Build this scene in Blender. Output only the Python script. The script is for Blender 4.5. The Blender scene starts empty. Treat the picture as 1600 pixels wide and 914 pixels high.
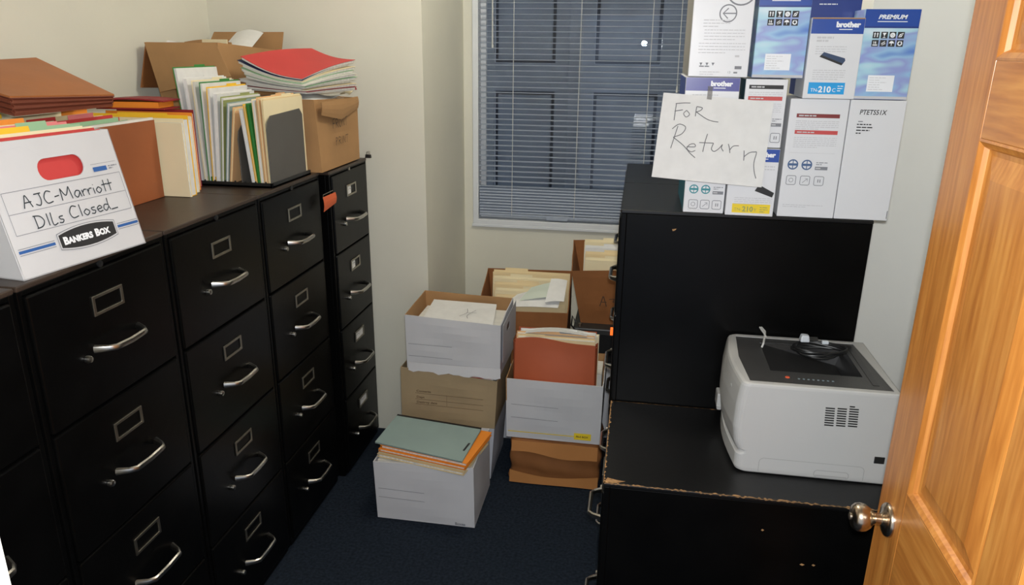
import bpy, bmesh, math, random
from mathutils import Vector, Matrix
from mathutils.geometry import tessellate_polygon
random.seed(7)
PI = math.pi
S = bpy.context.scene
C = S.collection

# ------------------------------------------------------------------ camera, world, light, exposure
F_PX, PITCH, YAW, ROLL = 1161.7, .3182, .1625, .0118
cam_d = bpy.data.cameras.new('camera'); cam = bpy.data.objects.new('camera', cam_d); C.objects.link(cam)
cam_d.sensor_width = 36; cam_d.lens = 36 * F_PX / 1600; cam_d.clip_start = .02
fwd = Vector((-math.sin(YAW) * math.cos(PITCH), math.cos(YAW) * math.cos(PITCH), -math.sin(PITCH)))
rgt = Vector((math.cos(YAW), math.sin(YAW), 0)); upv = rgt.cross(fwd)
r2 = rgt * math.cos(ROLL) + upv * math.sin(ROLL); u2 = -rgt * math.sin(ROLL) + upv * math.cos(ROLL)
cm = Matrix((r2, u2, -fwd)).transposed().to_4x4(); cm.translation = (1.1624, 0, 1.7685)
cam.matrix_world = cm
S.camera = cam
S.view_settings.view_transform = 'Standard'; S.view_settings.look = 'None'
S.view_settings.gamma = 1; S.view_settings.use_curve_mapping = False
S.view_settings.exposure = 0.0
W = bpy.data.worlds.new('dusk_sky'); S.world = W; W.use_nodes = True
bg = W.node_tree.nodes['Background']; bg.inputs[0].default_value = (.52, .60, .74, 1); bg.inputs[1].default_value = 1.0

def light(name, kind, loc, energy, color, size=.1, rot=(0, 0, 0), size_y=None):
    d = bpy.data.lights.new(name, kind); d.energy = energy; d.color = color
    if kind == 'AREA':
        d.size = size
        if size_y: d.shape = 'RECTANGLE'; d.size_y = size_y
    else: d.shadow_soft_size = size
    o = bpy.data.objects.new(name, d); C.objects.link(o); o.location = loc; o.rotation_euler = rot
    return o
light('ceiling_lamp_light', 'POINT', (.85, 2.5, 2.56), 25, (1, .96, .85), .13)
light('camera_flash', 'POINT', (1.17, 0.02, 1.82), 116, (.98, .995, 1), .025)

# ------------------------------------------------------------------ materials
def lin(c):
    return tuple((x / 255 / 12.92 if x / 255 <= .04045 else ((x / 255 + .055) / 1.055) ** 2.4) for x in c) + (1,)
MATS = {}
def mat(name, col, rough=.6, metal=0, var=.08, scale=6, bump=0, bscale=80, spec=.5, coat=0, stretch=(1, 1, 1), col2=None, emit=0):
    if name in MATS: return MATS[name]
    m = bpy.data.materials.new(name); m.use_nodes = True; nt = m.node_tree; b = nt.nodes['Principled BSDF']
    b.inputs['Roughness'].default_value = rough; b.inputs['Metallic'].default_value = metal
    b.inputs['Specular IOR Level'].default_value = spec; b.inputs['Coat Weight'].default_value = coat
    tc = nt.nodes.new('ShaderNodeTexCoord'); mp = nt.nodes.new('ShaderNodeMapping'); mp.inputs['Scale'].default_value = stretch
    nt.links.new(tc.outputs['Object'], mp.inputs['Vector'])
    n = nt.nodes.new('ShaderNodeTexNoise'); n.inputs['Scale'].default_value = scale; n.inputs['Detail'].default_value = 5
    nt.links.new(mp.outputs[0], n.inputs['Vector'])
    r = nt.nodes.new('ShaderNodeValToRGB'); r.color_ramp.elements[0].position = .3; r.color_ramp.elements[1].position = .7
    a = lin(col); c2 = lin(col2) if col2 else tuple(x * (1 - var) for x in a[:3]) + (1,)
    a = a if col2 else tuple(min(1, x * (1 + var * .5)) for x in a[:3]) + (1,)
    r.color_ramp.elements[0].color = c2; r.color_ramp.elements[1].color = a
    nt.links.new(n.outputs['Fac'], r.inputs[0]); nt.links.new(r.outputs[0], b.inputs['Base Color'])
    if bump:
        n2 = nt.nodes.new('ShaderNodeTexNoise'); n2.inputs['Scale'].default_value = bscale; nt.links.new(mp.outputs[0], n2.inputs['Vector'])
        bp = nt.nodes.new('ShaderNodeBump'); bp.inputs['Strength'].default_value = bump; bp.inputs['Distance'].default_value = .002
        nt.links.new(n2.outputs['Fac'], bp.inputs['Height']); nt.links.new(bp.outputs[0], b.inputs['Normal'])
    if emit:
        b.inputs['Emission Color'].default_value = lin(col); b.inputs['Emission Strength'].default_value = emit
    MATS[name] = m
    return m
wall_m = mat('painted_wall', (217, 215, 201), .75, 0, .04, 2.5, .15, 60)
wall_lit_m = mat('flash_lit_painted_wall', (236, 236, 230), .75, 0, .03, 2.5, .15, 60)  # same wall paint, made whiter: flash light put into the colour
ceil_m = mat('ceiling_paint', (225, 220, 210), .9)
carpet_m = mat('blue_carpet', (37, 45, 56), .95, 0, .5, 90, .9, 260, .1, col2=(21, 27, 35))
black_m = mat('black_enamel', (7, 7, 7), .3, 0, .35, 9, .08, 30, .14)
blackd_m = mat('black_gap', (6, 6, 6), .7)
ctop_m = mat('cabinet_top_brown_black', (58, 46, 38), .42, 0, .25, 7, .1, 40, .5)
ctopb_m = mat('cabinet_top_black', (15, 15, 16), .34, 0, .3, 6, .1, 40, .42)
chrome_m = mat('worn_chrome', (190, 188, 182), .28, 1, .2, 20)
alu_m = mat('aluminium', (165, 160, 148), .38, 1, .2, 30)
tan_m = mat('bare_worn_edge', (168, 128, 84), .8, 0, .4, 60)
white_card = mat('white_cardboard', (202, 202, 204), .7, 0, .05, 5, .1, 25)
white_card_shade = mat('white_cardboard_shade', (190, 192, 199), .7, 0, .05, 5, .1, 25)  # white cardboard with shade put into a cooler, darker colour
brown_card = mat('brown_cardboard', (168, 128, 84), .8, 0, .12, 5, .12, 30)
brown_card2 = mat('dark_brown_cardboard', (140, 88, 44), .8, 0, .18, 6, .15, 30)
tan_card = mat('tan_cardboard', (160, 140, 108), .8, 0, .12, 5, .1, 30)
kraft_m = mat('kraft_inside', (150, 108, 66), .85, 0, .1)
paper_m = mat('white_paper', (222, 222, 220), .75, 0, .05, 30, stretch=(1, 1, 1))
sheet_m = mat('paper_stack_edge', (222, 220, 212), .8, 0, .22, 40, stretch=(.2, 12, .2))
manila_m = mat('manila', (228, 206, 160), .7, 0, .06)
cream_m = mat('cream_folder', (232, 218, 180), .7, 0, .05)
peach_m = mat('peach_folder', (226, 180, 130), .7)
red_m = mat('red_folder', (196, 60, 58), .6, 0, .08)
dred_m = mat('dark_red_folder', (140, 28, 36), .6, 0, .1)
pink_m = mat('pink_folder', (232, 130, 130), .6)
orange_m = mat('orange_folder', (236, 140, 40), .6, 0, .08)
yellow_m = mat('yellow_folder', (240, 190, 40), .6, 0, .06)
green_m = mat('green_folder', (52, 128, 56), .6, 0, .1)
lgreen_m = mat('pale_green_folder', (150, 188, 150), .6)
ggreen_m = mat('olive_green_folder', (150, 158, 100), .65)
gray_m = mat('grey_green_folder', (140, 160, 156), .65, 0, .06)
navy_m = mat('navy_folder', (36, 44, 80), .6)
leather_m = mat('brown_wallet', (176, 108, 58), .55, 0, .15, 5, .1, 90)
leatherd_m = mat('brown_wallet_gusset', (122, 62, 42), .6, 0, .15, 5)
wallet_m = mat('redrope_wallet', (148, 82, 44), .55, 0, .16, 4, .1, 70)
rust_m = mat('rust_wallet', (182, 90, 54), .5, 0, .12, 4, .1, 70)
ink_m = mat('marker_ink', (36, 44, 52), .6)
inkg_m = mat('pencil_ink', (112, 112, 116), .6)
inkb_m = mat('brown_marker_ink', (70, 50, 34), .7)
line_m = mat('printed_grey_line', (132, 134, 140), .7)
lgrey_m = mat('pale_print_grey', (200, 200, 203), .7)
pblack_m = mat('print_black', (38, 38, 40), .6)
pblue_m = mat('print_blue', (44, 92, 158), .6)
pyel_m = mat('print_yellow', (238, 208, 44), .6)
dpblack_m = mat('dark_plastic', (26, 27, 28), .4)
# toner boxes
tw_m = mat('glossy_white_card', (222, 223, 226), .35, 0, .03, 4)
tblue_m = mat('box_royal_blue', (34, 74, 160), .35, 0, .1)
tviolet_m = mat('box_violet_blue', (58, 60, 142), .3, 0, .1)
tdark_m = mat('box_deep_blue', (30, 56, 132), .4, 0, .1)
tcyan_m = mat('print_cyan', (20, 158, 226), .4)
tteal_m = mat('box_teal_side', (16, 92, 112), .4)
tred_m = mat('print_red', (196, 72, 70), .5)
tdred_m = mat('print_dark_red', (128, 42, 42), .5)
tlogo_m = mat('print_white', (240, 242, 246), .5)
ring_m = mat('print_ring_blue', (70, 98, 140), .6)
ringt_m = mat('print_ring_teal', (50, 140, 150), .6)
def swirl_mat():
    m = bpy.data.materials.new('blue_swirl_card'); m.use_nodes = True; nt = m.node_tree; b = nt.nodes['Principled BSDF']; b.inputs['Roughness'].default_value = .35
    tc = nt.nodes.new('ShaderNodeTexCoord'); mp = nt.nodes.new('ShaderNodeMapping'); mp.inputs['Scale'].default_value = (5, 5, 15); mp.inputs['Rotation'].default_value = (0, .35, 0)
    n = nt.nodes.new('ShaderNodeTexNoise'); n.inputs['Scale'].default_value = 1.1; n.inputs['Detail'].default_value = 2
    r = nt.nodes.new('ShaderNodeValToRGB'); e = r.color_ramp.elements
    e[0].position = .30; e[0].color = lin((72, 112, 200)); e[1].position = .70; e[1].color = lin((206, 226, 236))
    for p, c in ((.42, (150, 190, 224)), (.50, (146, 158, 212)), (.58, (170, 210, 226))):
        k = e.new(p); k.color = lin(c)
    nt.links.new(tc.outputs['Object'], mp.inputs[0]); nt.links.new(mp.outputs[0], n.inputs['Vector']); nt.links.new(n.outputs['Fac'], r.inputs[0]); nt.links.new(r.outputs[0], b.inputs['Base Color'])
    return m
swirl_m = swirl_mat()
# printer
prt_m = mat('printer_shell', (182, 182, 180), .45, 0, .02, 3)
prtd_m = mat('printer_dark_top', (62, 62, 62), .4, 0, .1, 30, .2, 300)
prtp_m = mat('printer_tray_pit', (40, 40, 41), .35)
# door
def wood_mat(name, axis):
    m = bpy.data.materials.new(name); m.use_nodes = True; nt = m.node_tree; b = nt.nodes['Principled BSDF']
    b.inputs['Roughness'].default_value = .32; b.inputs['Coat Weight'].default_value = .25; b.inputs['Coat Roughness'].default_value = .2
    tc = nt.nodes.new('ShaderNodeTexCoord'); mp = nt.nodes.new('ShaderNodeMapping')
    mp.inputs['Scale'].default_value = (12, 12, .9) if axis == 'z' else (12, .9, 12)
    nt.links.new(tc.outputs['Object'], mp.inputs[0])
    n = nt.nodes.new('ShaderNodeTexNoise'); n.inputs['Scale'].default_value = 1.6; n.inputs['Detail'].default_value = 4; n.inputs['Distortion'].default_value = .6
    n2 = nt.nodes.new('ShaderNodeTexNoise'); n2.inputs['Scale'].default_value = 9; n2.inputs['Detail'].default_value = 6
    nt.links.new(mp.outputs[0], n.inputs['Vector']); nt.links.new(mp.outputs[0], n2.inputs['Vector'])
    mx = nt.nodes.new('ShaderNodeMix'); mx.inputs[0].default_value = .45
    nt.links.new(n.outputs['Fac'], mx.inputs[2]); nt.links.new(n2.outputs['Fac'], mx.inputs[3])
    r = nt.nodes.new('ShaderNodeValToRGB'); e = r.color_ramp.elements
    e[0].position = .32; e[0].color = lin((166, 98, 40)); e[1].position = .66; e[1].color = lin((218, 152, 76))
    k = e.new(.5); k.color = lin((198, 128, 58))
    nt.links.new(mx.outputs[0], r.inputs[0]); nt.links.new(r.outputs[0], b.inputs['Base Color'])
    return m
woodv_m = wood_mat('varnished_pine_upright', 'z'); woodh_m = wood_mat('varnished_pine_rail', 'y')
nickel_m = mat('satin_nickel', (196, 178, 156), .24, 1, .06)
# window
vinyl_m = mat('white_window_frame', (214, 218, 222), .5, 0, .03)
slat_m = mat('blind_slat', (160, 170, 186), .34, 0, .04)
cord_m = mat('blind_cord', (206, 206, 202), .8)
shut_m = mat('blue_grey_shutter_paint', (152, 160, 174), .6, 0, .12, 8)
shutd_m = mat('shutter_groove', (84, 92, 108), .7)
glass_m = bpy.data.materials.new('window_glass'); glass_m.use_nodes = True
_b = glass_m.node_tree.nodes['Principled BSDF']; _b.inputs['Transmission Weight'].default_value = 1; _b.inputs['Roughness'].default_value = 0; _b.inputs['IOR'].default_value = 1.45; _b.inputs['Base Color'].default_value = (.92, .96, 1, 1)
film_m = bpy.data.materials.new('clear_tape'); film_m.use_nodes = True
_b = film_m.node_tree.nodes['Principled BSDF']; _b.inputs['Transmission Weight'].default_value = .85; _b.inputs['Roughness'].default_value = .12; _b.inputs['IOR'].default_value = 1.12

# ------------------------------------------------------------------ mesh helpers
class MB:
    def __init__(s): s.v = []; s.f = []; s.m = []; s.mats = []
    def mi(s, m):
        if m not in s.mats: s.mats.append(m)
        return s.mats.index(m)
    def add(s, vs, fs, m, M=None):
        b = len(s.v); k = s.mi(m)
        for v in vs:
            v = Vector(v)
            s.v.append(tuple(M @ v) if M else tuple(v))
        for f in fs: s.f.append([b + i for i in f]); s.m.append(k)
        return s
    def box(s, x0, x1, y0, y1, z0, z1, m, M=None):
        return s.hexa([(x0, y0, z0), (x1, y0, z0), (x1, y1, z0), (x0, y1, z0), (x0, y0, z1), (x1, y0, z1), (x1, y1, z1), (x0, y1, z1)], m, M)
    def hexa(s, p, m, M=None):
        return s.add(p, [(3, 2, 1, 0), (4, 5, 6, 7), (0, 1, 5, 4), (1, 2, 6, 5), (2, 3, 7, 6), (3, 0, 4, 7)], m, M)
    def tube(s, pts, r, m, n=8, sx=1, closed=False, M=None):
        pts = [Vector(p) for p in pts]; vs = []; fs = []; up = None; N = len(pts)
        for i, p in enumerate(pts):
            a = pts[i - 1] if (i > 0 or closed) else p; b = pts[(i + 1) % N] if (i < N - 1 or closed) else p
            t = (b - a).normalized()
            if up is None:
                up = Vector((0, 0, 1)) if abs(t.z) < .9 else Vector((1, 0, 0))
            side = t.cross(up).normalized(); up = side.cross(t).normalized()
            rr = r[i] if isinstance(r, (list, tuple)) else r
            for k in range(n):
                an = 2 * PI * k / n
                vs.append(p + side * math.cos(an) * rr + up * math.sin(an) * rr * sx)
        for i in range(N if closed else N - 1):
            for k in range(n):
                a = i * n + k; b = i * n + (k + 1) % n; j = ((i + 1) % N) * n
                fs.append((a, b, j + (k + 1) % n, j + k))
        if not closed: fs += [tuple(range(n))[::-1], tuple(range((N - 1) * n, N * n))]
        return s.add(vs, fs, m, M)
    def lathe(s, prof, m, n=24, M=None):
        vs = []; fs = []
        for r, z in prof:
            for k in range(n): vs.append((r * math.cos(2 * PI * k / n), r * math.sin(2 * PI * k / n), z))
        for i in range(len(prof) - 1):
            for k in range(n): fs.append((i * n + k, i * n + (k + 1) % n, (i + 1) * n + (k + 1) % n, (i + 1) * n + k))
        fs += [tuple(range(n))[::-1], tuple(range((len(prof) - 1) * n, len(prof) * n))]
        return s.add(vs, fs, m, M)
    def plate(s, outer, holes, t, m, M=None):
        # polygon with holes in the XY plane, from z=0 to z=t
        loops = [outer] + holes
        tri = tessellate_polygon([[Vector((p[0], p[1], 0)) for p in l] for l in loops])
        flat = [p for l in loops for p in l]; n = len(flat)
        vs = [(p[0], p[1], 0) for p in flat] + [(p[0], p[1], t) for p in flat]; fs = []
        for a, b, c in tri: fs += [(c, b, a), (a + n, b + n, c + n)]
        o = 0
        for l in loops:
            k = len(l)
            for i in range(k): a = o + i; b = o + (i + 1) % k; fs.append((a, b, b + n, a + n))
            o += k
        return s.add(vs, fs, m, M)
    def grid(s, fn, nu, nv, t, m, M=None, bot=None):
        # sheet fn(u,v) thickened by t along its normal (down)
        P = [[Vector(fn(i / nu, j / nv)) for i in range(nu + 1)] for j in range(nv + 1)]
        vs = []; w = nu + 1
        for j in range(nv + 1):
            for i in range(nu + 1): vs.append(P[j][i])
        N = len(vs)
        for j in range(nv + 1):
            for i in range(nu + 1):
                du = P[j][min(i + 1, nu)] - P[j][max(i - 1, 0)]; dv = P[min(j + 1, nv)][i] - P[max(j - 1, 0)][i]
                vs.append(Vector(bot(i / nu, j / nv)) if bot else P[j][i] - du.cross(dv).normalized() * t)
        fs = []
        for j in range(nv):
            for i in range(nu):
                a = j * w + i; fs.append((a, a + 1, a + w + 1, a + w)); fs.append((N + a + w, N + a + w + 1, N + a + 1, N + a))
        for i in range(nu):
            fs.append((N + i, N + i + 1, i + 1, i)); a = nv * w + i; fs.append((a, a + 1, N + a + 1, N + a))
        for j in range(nv):
            a = j * w; fs.append((a, a + w, N + a + w, N + a)); a = j * w + nu; fs.append((N + a, N + a + w, a + w, a))
        return s.add(vs, fs, m, M)
    def build(s, name, parent=None, bevel=0, smooth=False, seg=2):
        me = bpy.data.meshes.new(name); me.from_pydata(s.v, [], s.f)
        for m in s.mats: me.materials.append(m)
        me.polygons.foreach_set('material_index', s.m)
        bm = bmesh.new(); bm.from_mesh(me); bmesh.ops.recalc_face_normals(bm, faces=bm.faces); bm.to_mesh(me); bm.free()
        if smooth:
            for p in me.polygons: p.use_smooth = True
            me.set_sharp_from_angle(angle=.75)
        o = bpy.data.objects.new(name, me); C.objects.link(o)
        if parent: o.parent = parent
        if bevel:
            b = o.modifiers.new('bevel', 'BEVEL'); b.width = bevel; b.segments = seg; b.limit_method = 'ANGLE'; b.angle_limit = .6
        return o
def thing(name, label, cat, loc=(0, 0, 0), rot=(0, 0, 0), group=None):
    o = bpy.data.objects.new(name, None); C.objects.link(o); o.location = loc; o.rotation_euler = rot; o.empty_display_size = .05
    return tag(o, label, cat, group)
def tag(o, label, cat, group=None):
    o['label'] = label; o['category'] = cat
    if group: o['group'] = group
    return o
def struct(o, label=None, cat=None):
    o['kind'] = 'structure'
    if label: o['label'] = label
    if cat: o['category'] = cat
    return o
def frame(origin, xd, yd):
    x = Vector(xd).normalized(); z = x.cross(Vector(yd)).normalized(); y = z.cross(x)
    M = Matrix((x, y, z)).transposed().to_4x4(); M.translation = origin
    return M
def dup(root, loc, label=None, rot=None):
    r = root.copy(); C.objects.link(r); r.location = loc
    if rot: r.rotation_euler = rot
    if label: r['label'] = label
    for ch in list(root.children):
        c = ch.copy(); C.objects.link(c); c.parent = r
        for g in ch.children:
            d = g.copy(); C.objects.link(d); d.parent = c
    return r
def rrect(x0, y0, x1, y1, r, n=5):
    P = []
    for cx, cy, a in ((x1 - r, y1 - r, 0), (x0 + r, y1 - r, PI / 2), (x0 + r, y0 + r, PI), (x1 - r, y0 + r, 1.5 * PI)):
        for k in range(n + 1): t = a + PI / 2 * k / n; P.append((cx + r * math.cos(t), cy + r * math.sin(t)))
    return P
class Print:
    # flat printing on a face: local x right, y up, in metres
    def __init__(s, M, e=.0005): s.M = M; s.b = MB(); s.e = e; s.k = 0
    def _z(s): s.k += 1; return s.e + s.k * .00002
    def poly(s, pts, m):
        z = s._z(); tri = tessellate_polygon([[Vector((p[0], p[1], 0)) for p in pts]])
        s.b.add([(p[0], p[1], z) for p in pts], [tuple(t) for t in tri], m, s.M); return s
    def rect(s, x0, y0, x1, y1, m):
        z = s._z(); s.b.add([(x0, y0, z), (x1, y0, z), (x1, y1, z), (x0, y1, z)], [(0, 1, 2, 3)], m, s.M); return s
    def line(s, pts, w, m):
        z = s._z(); P = [Vector((p[0], p[1])) for p in pts]; vs = []; fs = []
        for i, p in enumerate(P):
            d = (P[min(i + 1, len(P) - 1)] - P[max(i - 1, 0)]); d = d.normalized() if d.length else Vector((1, 0)); n = Vector((-d.y, d.x)) * w / 2
            vs += [(p.x + n.x, p.y + n.y, z), (p.x - n.x, p.y - n.y, z)]
        for i in range(len(P) - 1): a = 2 * i; fs.append((a, a + 1, a + 3, a + 2))
        s.b.add(vs, fs, m, s.M); return s
    def ring(s, x, y, r, w, m, n=24):
        return s.line([(x + r * math.cos(2 * PI * k / n), y + r * math.sin(2 * PI * k / n)) for k in range(n + 1)], w, m)
    def disc(s, x, y, r, m, n=20):
        return s.poly([(x + r * math.cos(2 * PI * k / n), y + r * math.sin(2 * PI * k / n)) for k in range(n)], m)
    def frame(s, x0, y0, x1, y1, w, m):
        return s.line([(x0, y0), (x1, y0)], w, m).line([(x0, y1), (x1, y1)], w, m).line([(x0, y0), (x0, y1)], w, m).line([(x1, y0), (x1, y1)], w, m)
    def para(s, x0, y0, x1, n, dy, h, m, seed=1):
        R = random.Random(seed)
        for i in range(n):
            y = y0 - i * dy; x = x0; end = x1 if i < n - 1 else x0 + (x1 - x0) * R.uniform(.4, .8)
            while x < end:
                w = min(R.uniform(.004, .014), end - x); s.rect(x, y, x + w, y + h, m); x += w + .0018
        return s
    def text(s, t, x, y, h, m, align='LEFT', bold=0, shear=0, sx=1):
        cu = bpy.data.curves.new('t', 'FONT'); cu.body = t; cu.size = h * 1.38; cu.align_x = align; cu.offset = bold; cu.shear = shear; cu.resolution_u = 3
        o = bpy.data.objects.new('t', cu); me = bpy.data.meshes.new_from_object(o); z = s._z()
        s.b.add([(x + v.co.x * sx, y + v.co.y, z) for v in me.vertices], [tuple(p.vertices) for p in me.polygons], m, s.M)
        bpy.data.objects.remove(o); bpy.data.curves.remove(cu); bpy.data.meshes.remove(me); return s
    def strokes(s, data, x, y, sc, w, m):
        for st in data:
            P = [Vector((x + a * sc, y + b * sc)) for a, b in st]
            if len(P) > 2:   # Catmull-Rom smoothing
                Q = []
                for i in range(len(P) - 1):
                    p0 = P[max(i - 1, 0)]; p1 = P[i]; p2 = P[i + 1]; p3 = P[min(i + 2, len(P) - 1)]
                    for k in range(5):
                        t = k / 5; Q.append(.5 * ((2 * p1) + (p2 - p0) * t + (2 * p0 - 5 * p1 + 4 * p2 - p3) * t * t + (-p0 + 3 * p1 - 3 * p2 + p3) * t ** 3))
                Q.append(P[-1]); P = Q
            s.line([(p.x, p.y) for p in P], w, m)
        return s
    def build(s, name, parent): return s.b.build(name, parent)

# ------------------------------------------------------------------ room shell
RX, YB, YP, ZC = 2.18, 3.83, 3.09, 2.75
XL, PX = -.66, .273
YF = .5
struct(MB().box(XL - .1, RX + .1, -.6, YB + .1, -.06, 0, carpet_m).build('floor'), 'dark blue carpet floor', 'floor')
struct(MB().box(XL - .1, RX + .1, YF - .12, YB + .1, ZC, ZC + .06, ceil_m).build('ceiling'), 'off white ceiling', 'ceiling')
struct(MB().box(XL - .1, XL, YF - .12, YB + .1, 0, ZC, wall_m).build('wall_left'), 'cream painted left wall', 'wall')
struct(MB().box(XL, PX, YP, YB + .1, 0, ZC, wall_m).build('wall_back'), 'cream wall and pier behind the filing cabinets', 'wall')
struct(MB().box(RX, RX + .1, YF - .12, 2.57, 0, ZC, wall_lit_m).box(1.845, RX + .1, 2.57, YB, 0, ZC, wall_lit_m).build('wall_right'), 'right wall behind the door, flash light put into its colour', 'wall')
WX0, WX1, WZ0, WZ1 = .325, 1.46, .875, 2.2
b = MB(); b.box(PX, WX0, YB, YB + .1, 0, ZC, wall_m); b.box(WX1, RX + .1, YB, YB + .1, 0, ZC, wall_m)
b.box(WX0, WX1, YB, YB + .1, 0, WZ0, wall_m); b.box(WX0, WX1, YB, YB + .1, WZ1, ZC, wall_m)
struct(b.build('wall_window'), 'cream wall around the window', 'wall')
b = MB(); b.box(XL, .60, YF - .12, YF, 0, ZC, wall_m); b.box(1.745, RX, YF - .12, YF, 0, ZC, wall_m); b.box(.60, 1.745, YF - .12, YF, 2.06, ZC, wall_m)
struct(b.build('wall_front'), 'wall around the doorway', 'wall')
struct(MB().box(PX, 1.845, YB - .012, YB, 0, .09, wall_m).build('baseboard_window', bevel=.003), 'painted baseboard under the window', 'baseboard')

# window
win = thing('window_1', 'white framed window behind the blind', 'window', (0, 0, 0)); struct(win)
fr = []
b = MB(); b.plate([(WX0 - .004, WZ0 - .006), (WX1 + .004, WZ0 - .006), (WX1 + .004, WZ1), (WX0 - .004, WZ1)], [[(WX0 + .026, WZ0 + .022), (WX1 - .026, WZ0 + .022), (WX1 - .026, WZ1 - .03), (WX0 + .026, WZ1 - .03)]], .085, vinyl_m, frame((0, YB + .07, 0), (1, 0, 0), (0, 0, 1)))
b.build('window_frame', win, .003)
b = MB(); b.plate([(WX0 + .026, WZ0 + .022), (WX1 - .026, WZ0 + .022), (WX1 - .026, WZ1 - .03), (WX0 + .026, WZ1 - .03)], [[(WX0 + .056, WZ0 + .062), (WX1 - .056, WZ0 + .062), (WX1 - .056, WZ1 - .07), (WX0 + .056, WZ1 - .07)]], .03, vinyl_m, frame((0, YB + .075, 0), (1, 0, 0), (0, 0, 1)))
b.build('sash', win, .003)
MB().box(WX0 + .05, WX1 - .05, YB + .058, YB + .062, WZ0 + .055, WZ1 - .065, glass_m).build('glass_pane', win)
struct(MB().box(WX0 - .01, WX1 + .01, YB - .016, YB + .002, WZ0 - .02, WZ0 - .004, vinyl_m).build('trim_1', bevel=.003), 'thin white sill strip under the window', 'trim')
# blind
bl = thing('window_blind', 'grey-blue horizontal slatted mini blind hanging in the window', 'blind', (0, 0, 0))
BX0, BX1, BY = WX0 + .03, WX1 - .03, YB + .002
b = MB(); z = 1.075
def slat(b, z, tilt):
    c, s_ = math.cos(tilt), math.sin(tilt); vs = []; fs = []; n = 4
    for k in range(n + 1):
        t = k / n - .5; arch = .0022 * (1 - 4 * t * t)
        for x in (BX0, BX1): vs.append((x, BY + t * .025 * c - arch * s_, z + t * .025 * s_ + arch * c))
    for k in range(n): fs.append((2 * k, 2 * k + 1, 2 * k + 3, 2 * k + 2))
    b.add(vs, fs, slat_m)
while z < 2.12: slat(b, z, .14); z += .0265
b.build('slats', bl, smooth=True)
b = MB()
for k in range(9): slat(b, .940 + k * .0155, .55)
b.build('gathered_slats', bl, smooth=True)['label'] = 'pale slats gathered closely at the bottom'
b = MB(); b.box(BX0, BX0 + .37, BY - .012, BY + .012, .918, .930, slat_m); b.box(BX0 + .46, BX1, BY - .012, BY + .012, .914, .928, slat_m)
b.hexa([(BX0 + .36, BY - .013, .905), (BX0 + .47, BY - .013, .905), (BX0 + .47, BY + .013, .905), (BX0 + .36, BY + .013, .905), (BX0 + .35, BY - .013, .93), (BX0 + .48, BY - .013, .93), (BX0 + .48, BY + .013, .93), (BX0 + .35, BY + .013, .93)], slat_m)
b.build('bottom_rail', bl, .002)
MB().box(BX0, BX1, BY - .02, BY + .02, 2.125, 2.165, slat_m).build('head_rail', bl, .002)
for x in (.53, .86, 1.2):
    b = MB(); b.tube([(x, BY - .0145, 2.13), (x, BY - .0145, .92)], .0016, cord_m, 5); b.build('ladder_cord', bl)
b = MB(); b.tube([(.425, BY - .022, 2.13), (.425, BY - .022, 1.78)], .003, cord_m, 6); b.tube([(.425, BY - .022, 1.78), (.425, BY - .022, 1.765)], [.005, .003], cord_m, 6); b.build('tilt_wand', bl)
b = MB(); b.tube([(1.33, BY - .022, 2.13), (1.335, BY - .022, 1.6)], .0015, cord_m, 5); b.tube([(1.335, BY - .022, 1.6), (1.335, BY - .022, 1.57)], [.003, .006], cord_m, 6); b.build('lift_cord', bl)
# panelled shutters across the light well
for i, (x0, x1, px0, px1, side) in enumerate(((.10, .80, .362, .697, 'left'), (.806, 1.55, .909, 1.256, 'right'))):
    sh = thing('exterior_shutter', 'blue-grey panelled shutter outside the glass, %s leaf' % side, 'shutter', (x0, 4.2, 0), (0, 0, 0), 'shutters outside the window')
    u0, u1, w = px0 - x0, px1 - x0, x1 - x0
    hs = [[(u0, .5), (u1, .5), (u1, 1.54), (u0, 1.54)], [(u0, 1.69), (u1, 1.69), (u1, 2.35), (u0, 2.35)]]
    b = MB(); b.plate([(0, .3), (w, .3), (w, 2.5), (0, 2.5)], hs, .03, shut_m, frame((0, .03, 0), (1, 0, 0), (0, 0, 1))); b.build('leaf_frame', sh, .003)
    if i == 0: MB().box(w - .03, w + .03, -.012, 0, .3, 2.5, shut_m).build('meeting_strip', sh, .003)
    for h in hs:
        (a, c), (d, _), (_, e) = h[0], h[1], h[2]
        b = MB(); b.box(a, d, .028, .036, c, e, shutd_m); b.box(a + .018, d - .018, .012, .03, c + .018, e - .018, shut_m); b.build('raised_panel', sh, .006)

# ------------------------------------------------------------------ the pine door, standing open
door = thing('door_1', 'varnished pine panel door standing open at the right', 'door', (1.7, YF + .016, .012)); struct(door)
DW, DH, DT = .914, 2.03, .035
FR = frame((0, 0, 0), (0, -1, 0), (0, 0, 1))     # x -> -y, normal -> -x
def dxy(y0, z0, y1, z1): return [(-y1, z0), (-y0, z0), (-y0, z1), (-y1, z1)]
st, ms = .122, .10
pw = (DW - 2 * st - ms) / 2
cols = [(st, st + pw), (st + pw + ms, DW - st)]
rows = [(.24, .72), (.971, 1.628), (1.746, 1.91)]
def door_box(name, y0, y1, z0, z1, m): MB().box(0, DT, y0, y1, z0, z1, m).build(name, door, .0015)
door_box('stile', 0, st, 0, DH, woodv_m); door_box('stile', DW - st, DW, 0, DH, woodv_m)
zs = [0] + [v for r in rows for v in r] + [DH]
for i in range(4): door_box('rail', st, DW - st, zs[2 * i], zs[2 * i + 1], woodh_m)
for r in rows: door_box('mid_stile', st + pw, st + pw + ms, r[0], r[1], woodv_m)
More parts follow.
